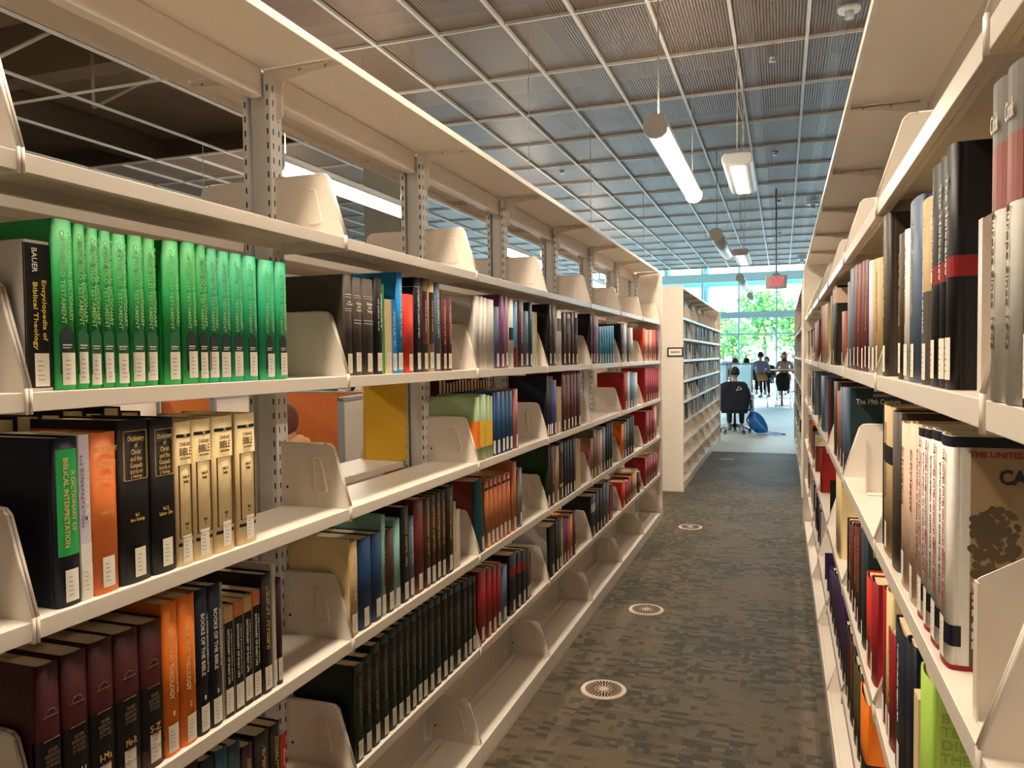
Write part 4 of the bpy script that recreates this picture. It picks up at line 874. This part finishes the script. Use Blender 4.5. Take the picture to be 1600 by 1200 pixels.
# ================================================================ PEOPLE
SKIN = mat('skin_tone', (214, 160, 128), .55); SKIN2 = mat('skin_tone_deep', (150, 100, 72), .55)
HAIRD = mat('dark_hair', (34, 26, 24), .6, noise=.3, nscale=60); HAIRB = mat('brown_hair', (86, 60, 42), .6, noise=.3, nscale=60)
def skin_obj(name, chains, M, parent, sub=1):
    """chains: lists of (point, radius); the first point of the first chain is the root; shared points are welded"""
    verts = []; rad = []; edges = []; idx = {}
    for ch in chains:
        prev = None
        for p, r in ch:
            k = tuple(round(v, 4) for v in p)
            if k not in idx: idx[k] = len(verts); verts.append(p); rad.append(r)
            i = idx[k]
            if prev is not None and prev != i: edges.append((prev, i))
            prev = i
    me = bpy.data.meshes.new(name); me.from_pydata(verts, edges, []); me.materials.append(M)
    o = bpy.data.objects.new(name, me); COL.objects.link(o); o.parent = parent
    s = o.modifiers.new('s', 'SKIN'); s.use_smooth_shade = True; s.branch_smoothing = .6
    for i, v in enumerate(me.skin_vertices[0].data):
        r = rad[i]; v.radius = (r if isinstance(r, tuple) else (r, r)); v.use_root = (i == 0)
    if sub: q = o.modifiers.new('q', 'SUBSURF'); q.levels = sub; q.render_levels = sub
    return o
def V(*a): return Vector(a)
def hand(pts, wrist, dirv, side):
    """a palm and five curled fingers as short chains rooted in the palm"""
    d = dirv.normalized(); up = V(0, 0, 1); s = d.cross(up); s = s.normalized() if s.length > .1 else V(1, 0, 0)
    palm = wrist+d*.05; out = [[(wrist, .024), (palm, (.034, .016))]]
    for i, L in enumerate((.062, .072, .068, .052)):
        b_ = palm+s*(i-1.5)*.018; out.append([(palm, (.034, .016)), (b_+d*.03, .009), (b_+d*(.03+L*.5)+V(0, 0, -.006), .008), (b_+d*(.03+L*.85)+V(0, 0, -.022), .007)])
    th = wrist+d*.02+s*side*.03; out.append([(wrist, .024), (th, .011), (th+d*.035+s*side*.012, .009)])
    return out
def person(loc, rz, label, shirt, pants, hair=None, seat=.46, seated=True, lean=.05, skin=None, look_down=.0, arms='desk', hairlen=0, armz=None, scale=1.0, hood=None, shoes=None, group=None):
    """faces local +y. pelvis at the seat height when seated"""
    sk = skin or SKIN
    t = empty('person', loc, rz); t.scale = (scale,)*3; tag(t, label, 'person', group)
    z = seat+.09 if seated else .93
    hip = V(0, 0, z); ches = V(0, lean+.02, z+.33); neck = V(0, lean*1.6+.02, z+.50); head = neck+V(0, .03+look_down*.06, .13-look_down*.02)
    az = armz if armz is not None else z+.12
    L = []; cloths = []; hands_ = []
    for s in (-1, 1):
        sh = V(s*.175, ches.y, ches.z+.10)
        if arms == 'desk': el = V(s*.25, ches.y+.14, z+.14); wr = V(s*.14, ches.y+.36, az+.06)
        elif arms == 'down': el = V(s*.24, ches.y-.02, z+.13); wr = V(s*.24, ches.y+.08, z-.10)
        else: el = V(s*.26, ches.y+.10, z+.10); wr = V(s*.10, ches.y+.22, z+.30)
        L.append((sh, el, wr))
        hands_ += hand(None, wr, (wr-el), -s)
    legs = []
    for s in (-1, 1):
        h0 = V(s*.09, 0, z)
        if seated: kn = V(s*.12, .42, z+.01); an = V(s*.12, .40 if seat < .6 else .33, max(z-.45, .09)); 
        else: kn = V(s*.10, .05*s, .50); an = V(s*.11, -.03*s, .09)
        legs.append((h0, kn, an))
    body = [[(hip, .085), (ches, .085), (neck, .05), (neck+V(0, .012, .06), .05)]]
    for (sh, el, wr) in L: body.append([(ches, .085), (sh, .045), (el, .036), (wr, .024)])
    for (h0, kn, an) in legs: body.append([(hip, .085), (h0, .072), (kn, .05), (an, .035), (an+V(0, .10, -.04), .03)])
    body += hands_
    o = skin_obj('body', body, sk, t)
    # head with a face, joined to the neck
    bm = B()
    vs = ball(bm, (0, 0, 0), 1, 20, 16)
    for v in vs:
        x, y, zz = v.co
        w = .078*(1-.16*max(0, -zz)); y2 = y*.095; z2 = zz*.115
        if zz < 0: w *= 1-.25*zz*zz
        if y > .6 and -.25 < zz < .25 and abs(x) < .22: y2 += .018*(1-abs(zz)/.25)*(1-abs(x)/.22)
        v.co = (x*w, y2, z2)
    for s in (-1, 1): ball(bm, (s*.078, -.005, -.005), (.010, .02, .03), 8, 6); ball(bm, (s*.030, .083, .012), (.013, .008, .008), 8, 6, 1)
    box(bm, (-.024, .082, -.056), (.024, .090, -.048), 2)
    hd = mk('head', bm, [sk, mat('eye_dark', (40, 30, 28), .3), mat('lip', (170, 90, 84), .5)], parent=t, loc=head)
    hd.rotation_euler = (-.35*look_down-.05, 0, 0)
    if hood:
        bm = B(); vs = ball(bm, (0, -.015, .01), (.105, .122, .14), 20, 14)
        for v in vs:
            if v.co.z < -.03: v.co.x *= 1+(-.03-v.co.z)*4; v.co.y *= 1+(-.03-v.co.z)*1.5
            if v.co.y > .075: v.co.y = .075
        mk('head_scarf', bm, hood, parent=t, loc=head)
    elif hair:
        bm = B(); vs = ball(bm, (0, -.012, .018), (.090, .104, .118), 22, 16)
        kill = [v for v in vs if (v.co.y > .045 and v.co.z < .055) or (v.co.z < -.045-hairlen and True)]
        rr_ = random.Random(3)
        for v in vs: v.co += Vector((rr_.uniform(-1, 1), rr_.uniform(-1, 1), rr_.uniform(-1, 1)))*.003
        if hairlen:
            for v in vs:
                if v.co.z < -.03 and v.co.y < .045: v.co.z -= hairlen*.7
        bmesh.ops.delete(bm, geom=kill, context='VERTS')
        ho = mk('hair', bm, hair, parent=t, loc=head); sol = ho.modifiers.new('t', 'SOLIDIFY'); sol.thickness = .008; sol.offset = 0
    sh_ch = [[(hip+V(0, 0, -.02), (.15, .115)), (hip+V(0, 0, .12), (.145, .11)), (ches, (.165, .125)), (ches+V(0, .01, .09), (.14, .12)), (neck+V(0, 0, -.025), .072)]]
    for (s0, el, wr) in L: sh_ch.append([(ches+V(0, .01, .09), (.14, .12)), (s0, .072), (el, .052), (el+(wr-el)*.75, .040)])
    skin_obj('shirt', sh_ch, shirt, t)
    pc = [[(hip+V(0, 0, -.01), (.14, .12))]]
    pc = []
    for (h0, kn, an) in legs: pc.append([(hip+V(0, 0, -.01), (.14, .115)), (h0, .088), (kn, .064), (an+V(0, 0, .03), .052)])
    skin_obj('trousers', pc, pants, t)
    for (h0, kn, an) in legs:
        bm = B(); P = rounded([(-.05, -.055), (.19, -.055), (.19, -.02), (.08, .03), (-.05, .035)], .02, 3)
        prism(bm, P, 'x', -.042, .042, smooth=False); mk('shoe', bm, shoes or mat('dark_shoe', (44, 42, 46), .5), parent=t, loc=an+V(0, 0, -.03), bevel=.01)
    return t
NAVYC = mat('navy_jacket_cloth', (20, 28, 44), .8, noise=.2, nscale=30, bump=.3)
PLASTIC = mat('black_plastic', (26, 26, 30), .45)
# office chair, student, jacket, backpack
cx, cy_ = -.90, 15.95
t = empty('office_chair', (cx, cy_, 0)); tag(t, 'black office chair on a chrome star base by the study carrel', 'chair')
bm = B()
for k in range(5):
    a = 2*PI*k/5+.35; e = (.30*math.cos(a), .30*math.sin(a)); tube(bm, (0, 0, .17), (e[0], e[1], .085), .028, .018, n=8)
mk('star_base', bm, CHROME, parent=t)
for k in range(5):
    a = 2*PI*k/5+.35; e = (.30*math.cos(a), .30*math.sin(a)); bm = B()
    for s in (-1, 1): tube(bm, (e[0]+s*.008, e[1], .035), (e[0]+s*.026, e[1], .035), .035, n=12)
    tube(bm, (e[0], e[1], .04), (e[0], e[1], .09), .009, n=6); mk('caster', bm, PLASTIC, parent=t)
bm = B(); tube(bm, (0, 0, .10), (0, 0, .42), .03, .022, n=12); mk('gas_column', bm, PLASTIC, parent=t)
bm = B(); P = rounded([(-.25, .41), (.25, .41), (.25, .48), (-.25, .48)], .03, 4); prism(bm, P, 'y', -.22, .24); mk('seat', bm, PLASTIC, parent=t, bevel=.02)
bm = B()
for s in (-.08, .08): path(bm, [(s, -.20, .42), (s, -.27, .45), (s*.9, -.285, .62)], .016, n=6)
mk('back_support', bm, PLASTIC, parent=t)
bm = B(); P = rounded([(-.23, .56), (.23, .56), (.21, 1.0), (-.21, 1.0)], [.05]*4, 5); prism(bm, P, 'y', -.29, -.25); mk('backrest', bm, PLASTIC, parent=t, bevel=.012)
for s in (-1, 1): bm = B(); path(bm, [(s*.25, -.02, .46), (s*.31, -.02, .50), (s*.31, -.02, .66)], .014, n=6); box(bm, (s*.285, -.14, .66), (s*.335, .12, .685)); mk('armrest', bm, PLASTIC, parent=t)
# jacket draped over the backrest
def drape(name, w0, w1, w2, z0, z1, y0, th, M, seed, loc, label, cat):
    bm = B(); rr_ = random.Random(seed); nx, nz = 16, 14; G_ = []
    for s in (-1, 1):
        g = []
        for j in range(nz+1):
            f = j/nz; z = z1-(z1-z0)*f; w = w0+(w1-w0)*min(1, f*2) if f < .5 else w1+(w2-w1)*(f-.5)*2
            r_ = []
            for i in range(nx+1):
                u = i/nx*2-1; zz = z-(.05*abs(u)**3 if f < .2 else 0)+rr_.uniform(-.006, .006)*(f > .8)*3
                y = y0+s*th*(1-abs(u)**4)*(1-.6*max(0, .15-f)/.15)+.010*math.sin(u*9+f*5+seed)
                r_.append(bm.verts.new((u*w, y, zz)))
            g.append(r_)
        G_.append(g)
    for g in G_:
        for j in range(nz):
            for i in range(nx): f = bm.faces.new((g[j][i], g[j][i+1], g[j+1][i+1], g[j+1][i])); f.smooth = True
    a, b_ = G_
    for j in range(nz):
        for i in (0, nx): bm.faces.new((a[j][i], a[j+1][i], b_[j+1][i], b_[j][i]))
    for i in range(nx):
        for j in (0, nz): bm.faces.new((a[j][i], a[j][i+1], b_[j][i+1], b_[j][i]))
    o = mk(name, bm, M, loc=loc); tag(o, label, cat); return o
jk = drape('draped_jacket', .25, .325, .26, .46, 1.045, 0, .055, NAVYC, 2, (cx, cy_-.285, 0), 'dark navy jacket with a white triangle mark, draped over the office chair', 'jacket')
bm = B()
for a, b_ in (((.05, .87), (.10, .945)), ((.10, .945), (.155, .895)), ((.155, .895), (.05, .87))): tube(bm, (a[0], -.062, a[1]), (b_[0], -.062, b_[1]), .0065, n=6)
mk('triangle_mark', bm, mat('reflective_white', (225, 228, 235), .4), parent=jk)
SHG = mat('grey_mauve_tshirt', (134, 126, 146), .8)
person((cx, cy_+.02, 0), .02, 'student with short dark hair seen from behind, in an office chair', SHG, mat('dark_trousers', (40, 44, 56), .8), HAIRD, seat=.47, lean=.02)
BLUEB = mat('bright_blue_nylon', (16, 118, 220), .4, noise=.15, nscale=12)
bm = B(); vs = ball(bm, (0, 0, .2), (.17, .15, .24), 20, 14)
for v in vs:
    if v.co.z < .02: v.co.z = .02
    v.co.x += (.44-v.co.z)*.35; v.co.z = max(.006, v.co.z)
bp_ = mk('backpack', bm, BLUEB, loc=(cx+.36, cy_+.02, 0)); tag(bp_, 'bright blue backpack with a trailing cover slumped beside the office chair', 'backpack')
bm = B(); path(bm, [(-.06, -.10, .40), (-.13, -.13, .28), (-.05, -.16, .12), (.08, -.16, .05)], .012, n=6); path(bm, [(.0, -.13, .34), (.12, -.16, .20), (.26, -.15, .06)], .008, n=6, mi=1); mk('strap', bm, [PLASTIC, mat('lime_trim', (190, 220, 90), .5)], parent=bp_)
bm = B(); rr = random.Random(4)
P = [(0, 0), (.5, -.02), (.42, .12), (.1, .2)]; g = []
for j in range(5):
    for i in range(9): g.append(bm.verts.new((.16+i*.055, -.16+j*.05*(1-i*.08), max(.006, .05*(1-i/9)+rr.uniform(0, .02)))))
for j in range(4):
    for i in range(8): f = bm.faces.new((g[j*9+i], g[j*9+i+1], g[(j+1)*9+i+1], g[(j+1)*9+i])); f.smooth = True
o = mk('rain_cover', bm, BLUEB, parent=bp_); so = o.modifiers.new('s', 'SOLIDIFY'); so.thickness = .01

# study carrel
WPAN = mat('white_screen_panel', (206, 224, 228), .3)
_n = WPAN.node_tree; _tr = _n.nodes.new('ShaderNodeBsdfTranslucent'); _tr.inputs[0].default_value = (.8, .95, .95, 1); _tt = _n.nodes.new('ShaderNodeBsdfTransparent'); _tt.inputs[0].default_value = (.8, .93, .95, 1)
_m1 = _n.nodes.new('ShaderNodeMixShader'); _m1.inputs[0].default_value = .5; _m2 = _n.nodes.new('ShaderNodeMixShader'); _m2.inputs[0].default_value = .35
_n.links.new(_n.nodes['Principled BSDF'].outputs[0], _m1.inputs[1]); _n.links.new(_tr.outputs[0], _m1.inputs[2]); _n.links.new(_m1.outputs[0], _m2.inputs[1]); _n.links.new(_tt.outputs[0], _m2.inputs[2]); _n.links.new(_m2.outputs[0], _n.nodes['Material Output'].inputs['Surface'])
WSCR = mat('white_desk_screen', (226, 218, 206), .4)
OAK = mat('oak_veneer', (190, 112, 56), .5, noise=.12, nscale=14)
def carrel_panel(a, b_, z0, z1, th=.045, M=None, label='', name='carrel_screen', legs=True):
    """framed screen from a to b on the floor plan"""
    a, b_ = Vector((*a, 0)), Vector((*b_, 0)); d = b_-a; L = d.length; ang = math.atan2(d.y, d.x)
    t = empty(name, a, ang); tag(t, label, 'screen')
    bm = B(); f = .035
    box(bm, (0, -th/2, z1-f), (L, th/2, z1)); box(bm, (0, -th/2, z0), (L, th/2, z0+f)); box(bm, (0, -th/2, 0 if legs else z0), (f, th/2, z1)); box(bm, (L-f, -th/2, 0 if legs else z0), (L, th/2, z1))
    mk('screen_frame', bm, GREYMET, parent=t, bevel=.004)
    bm = B(); box(bm, (f-.002, -th/2+.012, z0+f-.002), (L-f+.002, th/2-.012, z1-f+.002)); mk('screen_panel', bm, M or WPAN, parent=t)
    return t
carrel_panel((-2.7, 18.9), (-1.22, 18.9), .25, 1.36, label='framed pale screen of the study carrel behind the seated student')
carrel_panel((-1.18, 18.9), (-.66, 18.9), .25, 1.37, label='narrow framed pale screen at the aisle end of the carrel')
t = empty('study_desk', (-1.7, 17.0, 0)); tag(t, 'pale study desk with grey metal legs in front of the student', 'desk')
bm = B(); box(bm, (-.95, -.35, .715), (1.12, .45, .745)); mk('desk_top', bm, mat('pale_laminate', (206, 204, 196), .4), parent=t, bevel=.006)
for x in (-.9, 1.07):
    for y in (-.3, .4): bm = B(); box(bm, (x-.02, y-.02, 0), (x+.02, y+.02, .715)); mk('leg', bm, GREYMET, parent=t)

# bar-height reading table with stools and people
t = empty('reading_table', (.7, 24.75, 0)); tag(t, 'long wooden bar-height reading table before the window wall', 'table')
bm = B(); box(bm, (-2.0, -.55, 1.05), (2.4, .55, 1.10)); mk('table_top', bm, OAK, parent=t, bevel=.006)
PINK = mat('red_pink_leg', (206, 108, 108), .5)
for x, m_ in ((-1.75, mat('green_leg', (40, 110, 84), .5)), (-.72, PINK), (2.2, GREYMET)):
    bm = B(); box(bm, (x-.035, -.05, .02), (x+.035, .02, 1.05)); box(bm, (x-.2, -.08, 0), (x+.2, .05, .02)); mk('leg', bm, m_, parent=t)
def stool(x, y, rz, label):
    t = empty('bar_stool', (x, y, 0), rz); tag(t, label, 'stool', 'bent plywood bar stools at the reading table')
    bm = B(); vs = []
    n = 10; rows = []
    prof = [(.20, .80), (.05, .785), (-.12, .79), (-.18, .83), (-.205, .92), (-.21, 1.0)]
    for j, (y_, z_) in enumerate(prof):
        w = .21 if j < 3 else .215-.02*(j-3)
        rows.append([bm.verts.new((w*(2*i/n-1), y_+(.05*abs(2*i/n-1)**2 if j > 2 else 0), z_+(.02*abs(2*i/n-1)**2 if j < 3 else (-.05*abs(2*i/n-1)**3 if j == 5 else 0)))) for i in range(n+1)])
    for j in range(len(prof)-1):
        for i in range(n): f = bm.faces.new((rows[j][i], rows[j][i+1], rows[j+1][i+1], rows[j+1][i])); f.smooth = True
    o = mk('seat_shell', bm, mat('amber_plywood', (206, 142, 74), .4), parent=t); s = o.modifiers.new('s', 'SOLIDIFY'); s.thickness = .014
    for sx in (-1, 1):
        for sy in (-1, 1): bm = B(); tube(bm, (sx*.15, sy*.13, .79), (sx*.21, sy*.21, 0), .011, n=8); mk('leg', bm, CHROME, parent=t)
    bm = B()
    for a, b_ in (((-1, -1), (1, -1)), ((-1, 1), (1, 1)), ((-1, -1), (-1, 1)), ((1, -1), (1, 1))): tube(bm, (a[0]*.19, a[1]*.18, .28), (b_[0]*.19, b_[1]*.18, .28), .008, n=6)
    mk('foot_ring', bm, CHROME, parent=t); return t
stool(-.62, 23.95, 0, 'amber plywood bar stool under the person in a blue-grey t-shirt')
stool(.06, 23.95, -.25, 'amber plywood bar stool with a black coat hung over it')
stool(.05, 25.55, PI, 'bar stool on the window side of the reading table')
TRB = mat('black_trousers', (26, 28, 36), .8)
person((-.62, 24.0, 0), 0, 'person in a blue-grey t-shirt on a bar stool, back to the aisle', mat('blue_grey_tshirt', (140, 156, 190), .8), TRB, HAIRD, seat=.80, lean=.06, armz=1.07, shoes=mat('white_shoe', (214, 220, 224), .5))
person((.05, 25.5, 0), PI, 'dark-haired person in a pale sweater facing the aisle across the table', mat('pale_sweater', (206, 196, 196), .8), TRB, HAIRB, seat=.80, lean=.08, armz=1.07, look_down=.8, hairlen=.10)
person((.62, 25.5, 0), PI, 'person at the table half hidden by the right-hand bookcase', mat('dark_top', (54, 50, 60), .8), TRB, HAIRD, seat=.80, armz=1.07)
person((-.42, 25.9, 0), PI-.3, 'dark-haired person bent over behind the person in blue-grey', mat('charcoal_top', (50, 52, 60), .8), TRB, HAIRD, seat=.66, armz=1.07, look_down=.9)
stool(.62, 25.55, PI, 'bar stool half hidden by the right-hand bookcase'); stool(-.42, 25.95, PI-.3, 'bar stool hidden behind the table leg')
drape('hung_coat', .16, .20, .13, .50, 1.03, 0, .05, mat('black_coat', (22, 24, 30), .8), 5, (.0, 23.72, 0), 'black coat hanging over the back of the amber bar stool', 'coat')
# two readers beyond the carrel
for x, ry, lb, sm, hr in ((on_y(1148, 558, 20.7).x, 20.7, 'reader with brown hair in a dark top beyond the carrel screen', 'plum_top', (60, 44, 44)), (on_y(1166, 558, 22.3).x, 22.3, 'reader in a dark green jacket beyond the carrel screen', 'green_jacket', (32, 62, 70))):
    person((x, ry, 0), 0, lb, mat(sm, hr, .8), TRB, HAIRB if 'brown' in lb else HAIRD, seat=.62, lean=.10, armz=.95, skin=SKIN, arms='down' if ry < 21 else 'desk')
    t = empty('tall_chair', (x, ry, 0)); tag(t, 'chair under the '+lb, 'chair')
    bm = B(); box(bm, (-.2, -.2, .60), (.2, .2, .64)); mk('seat', bm, OAK, parent=t, bevel=.01)
    for sx in (-1, 1):
        for sy in (-1, 1): bm = B(); tube(bm, (sx*.17, sy*.17, .60), (sx*.19, sy*.19, 0), .012, n=6); mk('leg', bm, GREYMET, parent=t)
t = empty('reading_table', (-1.9, 23.0, 0)); tag(t, 'pale table in front of the two readers beyond the carrel', 'table')
bm = B(); box(bm, (-1, -.3, .86), (1.05, .35, .9)); mk('table_top', bm, MATS['pale_laminate'], parent=t)
for x in (-.9, .9): bm = B(); box(bm, (x-.03, -.03, 0), (x+.03, .03, .86)); mk('leg', bm, GREYMET, parent=t)

# ================================================================ AREA BEHIND THE LONG CASE (service desks and carrels)
ORANGE_P = mat('orange_veneer', (196, 104, 34), .45, noise=.10, nscale=20)
def panel(name, a, b_, z0, z1, th, M, label):
    a, b_ = Vector((*a, 0)), Vector((*b_, 0)); d = b_-a; L = d.length
    t = empty(name, a, math.atan2(d.y, d.x)); tag(t, label, 'screen')
    bm = B(); box(bm, (0, -th/2, z0), (L, th/2, z1)); mk('veneer_panel', bm, M, parent=t, bevel=.003)
    bm = B(); box(bm, (0, -th/2-.004, z1), (L, th/2+.004, z1+.014)); mk('top_cap', bm, GREYMET, parent=t); return t
panel('desk_partition', (-5.75, 6.0), (-3.0, 6.0), 0, 1.262, .05, ORANGE_P, 'orange wood-veneer desk partition seen through the long bookcase')
def desk_screen(near, far, y0, label):
    a, b_ = on_y(*near, y0), on_y(*far, 5.95); carrel_panel((a.x, y0), (b_.x, 5.95), .1, a.z, label=label, M=WSCR)
desk_screen((531, 621), (597, 613.5), 5.0, 'pale grey-framed screen beside the orange partition, nearer the aisle')
desk_screen((331, 618), (425, 613), 4.9, 'pale grey-framed screen meeting the middle of the orange partition')
desk_screen((147, 617), (246, 611), 5.2, 'pale grey-framed screen at the far end of the orange partition')
bm = B()
for k in range(7): box(bm, (-9.6+1.05*k, 11.2, 0), (-8.562+1.05*k, 11.24, 1.46))
wp = mk('wall_panelling', bm, mat('beige_panelling', (206, 196, 180), .6)); tag(wp, kind='structure')
TANC = mat('tan_sweater', (196, 146, 92), .85); SCARF = mat('brown_headscarf', (104, 60, 42), .85)
t_ = person((-3.36, 5.0, 0), 1.9, 'person in a brown head scarf and tan top seen through the gap in the bookcase', TANC, TRB, None, seat=.40, hood=SCARF, lean=.10, look_down=.6)
t = empty('desk_chair', (-3.36, 5.0, 0)); tag(t, 'desk chair under the person in the brown head scarf', 'chair')
bm = B(); box(bm, (-.2, -.2, .36), (.2, .2, .42)); mk('seat', bm, PLASTIC, parent=t, bevel=.01); bm = B(); tube(bm, (0, 0, .02), (0, 0, .36), .03, n=8); tube(bm, (0, 0, 0), (0, 0, .03), .22, n=16); mk('pedestal', bm, PLASTIC, parent=t)
# service counter behind, with printer and two people
t = empty('service_counter', (-6.6, 9.5, 0)); tag(t, 'pale service counter behind the orange partition', 'counter')
bm = B(); box(bm, (-1.6, -.3, 0), (1.3, .3, 1.05)); mk('counter_body', bm, MATS['beige_panelling'], parent=t); bm = B(); box(bm, (-1.65, -.35, 1.05), (1.35, .35, 1.09)); mk('counter_top', bm, MATS['pale_laminate'], parent=t)
def anyx(px, Y): return on_y(px, 598, Y).x
bm = B(); box(bm, (-.17, -.15, 0), (.17, .15, .22)); box(bm, (-.13, -.16, .10), (.13, -.15, .16), 1)
o = mk('printer', bm, [mat('dark_teal_plastic', (40, 66, 70), .4), GREYMET], loc=(anyx(503, 9.5), 9.5, 1.09), bevel=.02); tag(o, 'dark teal printer on the service counter', 'printer')
bm = B(); box(bm, (-.13, -.10, 0), (.13, .10, .26)); o = mk('paper_tray', bm, mat('grey_tray', (150, 160, 164), .5), loc=(anyx(472, 9.5), 9.5, 1.09), bevel=.01); tag(o, 'grey paper tray beside the printer on the counter', 'tray')
person((anyx(580, 10.3), 10.3, 0), PI, 'person in black standing behind the service counter', mat('black_patterned_top', (28, 26, 32), .8, noise=.4, nscale=8), TRB, HAIRD, seated=False, arms='desk')
bm = B(); ball(bm, (0, 0, 0), (.14, .14, .11), 20, 12); ball(bm, (0, -.12, -.04), (.09, .08, .015), 12, 6)
p = on_y(201, 622, 6.6); cap_x = p.x
person((cap_x, 6.9, 0), PI, 'seated person in a bright blue cap behind the pale screen', mat('grey_top2', (120, 120, 126), .8), TRB, HAIRD, seat=.45)
bm2 = bm; o = mk('cap', bm2, mat('royal_blue_cap', (34, 74, 168), .7), loc=(cap_x, 6.84, 1.235)); tag(o, 'bright blue cap showing over the pale screen', 'cap')
t = empty('desk_chair', (cap_x, 6.9, 0)); tag(t, 'desk chair under the person in the blue cap', 'chair'); bm = B(); box(bm, (-.2, -.2, .40), (.2, .2, .46)); tube(bm, (0, 0, 0), (0, 0, .4), .03, n=8); mk('seat', bm, PLASTIC, parent=t)

# ================================================================ OUTSIDE
bm = B(); box(bm, (-110, YG+.3, -.3), (110, 180, -.12)); tag(mk('ground', bm, mat('pale_paving', (150, 152, 152), .9, noise=.2, nscale=.3)), kind='structure')
BARK = mat('tree_bark', (120, 110, 100), .9)
LEAFM = []
for nm, c in (('leaf_bright', (116, 176, 84)), ('leaf_mid', (74, 142, 84)), ('leaf_yellow', (164, 190, 84))):
    M = mat(nm, c, .6); b_ = M.node_tree.nodes['Principled BSDF']; LEAFM.append(M)
def crown(seed, r, hgt, n):
    rr_ = random.Random(seed); bm = B(); C = []
    for i in range(14):
        a = rr_.uniform(0, 2*PI); d = r*.6*rr_.random()**.5; C.append((d*math.cos(a), d*math.sin(a), hgt*rr_.uniform(.25, 1), r*rr_.uniform(.30, .5)))
    for i in range(n):
        c = rr_.choice(C); v = Vector((rr_.gauss(0, 1), rr_.gauss(0, 1), rr_.gauss(0, .8))).normalized()*c[3]*rr_.uniform(.75, 1.05); p = Vector(c[:3])+v
        s = rr_.uniform(.10, .2); q = Matrix.Rotation(rr_.uniform(0, PI), 3, Vector((rr_.gauss(0, 1), rr_.gauss(0, 1), rr_.gauss(0, 1))).normalized())
        f = bm.faces.new([bm.verts.new(p+q@Vector(w)*s) for w in ((-1, -.6, 0), (1, -.6, 0), (.7, .7, .2), (-.7, .7, .2))]); f.material_index = rr_.choice((0, 0, 1, 1, 2))
    return bm
_c = [mk('leaves', crown(s, 3.0, 5.5, 2600), LEAFM) for s in (1, 2, 3)]; CM = [o.data for o in _c]
for o in _c: bpy.data.objects.remove(o)
def trunk():
    bm = B(); tube(bm, (0, 0, 0), (.1, 0, 2.6), .2, .15, n=10); tube(bm, (.1, 0, 2.6), (.9, .3, 4.6), .13, .05, n=8); tube(bm, (.1, 0, 2.6), (-.8, -.2, 4.8), .12, .05, n=8); tube(bm, (.1, 0, 2.6), (.1, .5, 5.5), .12, .04, n=8); return bm
_o = mk('trunk', trunk(), BARK); TM = _o.data; bpy.data.objects.remove(_o)
trees = [(-2.6, 44, .8), (2.6, 42, .75), (-6.6, 43, .8), (-12, 46, .8), (-9.5, 46, 1.0), (-4.2, 52, 1.2), (.8, 45, 1.0), (4.5, 50, 1.1), (-14, 55, 1.3), (-20, 50, 1.2), (-27, 58, 1.4), (9, 56, 1.2), (-1.2, 62, 1.5), (-8, 66, 1.5), (3.5, 68, 1.5), (-34, 54, 1.3)]
for i, (x, y, s) in enumerate(trees):
    t = empty('tree', (x*1.75, y*1.75, -.12), i*1.3); t.scale = (s, s, s*.92); tag(t, ['leafy green tree nearest beyond the window wall, left of the mullion', 'broad tree beyond the window, middle of the panes', 'leafy tree beyond the window with a pale trunk near the exit sign', 'tree beyond the right end of the window'][i] if i < 4 else 'leafy tree in the far belt beyond the window wall', 'tree', 'trees beyond the window' if i < 4 else 'far belt of trees beyond the window')
    inst('trunk', TM, t); inst('leaves', CM[i % 3], t, (0, 0, .2 if i < 4 or i % 2 else 1.2))
outc = [(-3.6, 36, (236, 236, 240), 'white'), (-3.0, 38, (120, 160, 200), 'pale blue'), (-1.9, 35, (90, 150, 200), 'sky-blue'), (-1.3, 37, (240, 240, 240), 'plain white'), (-.8, 39, (226, 190, 190), 'pink'), (.35, 34, (90, 140, 205), 'bright blue'), (.9, 36, (235, 235, 235), 'cream white'), (1.3, 38, (120, 160, 200), 'steel blue'), (-2.4, 40, (250, 250, 250), 'bright white')]
for i, (x, y, c, nm) in enumerate(outc):
    person((x-.35, y, -.12), PI*(.2+i*.37), f'person in a {nm} shirt standing outside beyond the window', mat('out_shirt_'+nm.replace(' ', '_'), tuple(int(v*.36) for v in c), .8), mat('out_trousers', (44, 58, 78), .8), HAIRD if i % 2 else HAIRB, seated=False, arms='down', shoes=None, group=None, scale=1.0)
fit_texts()
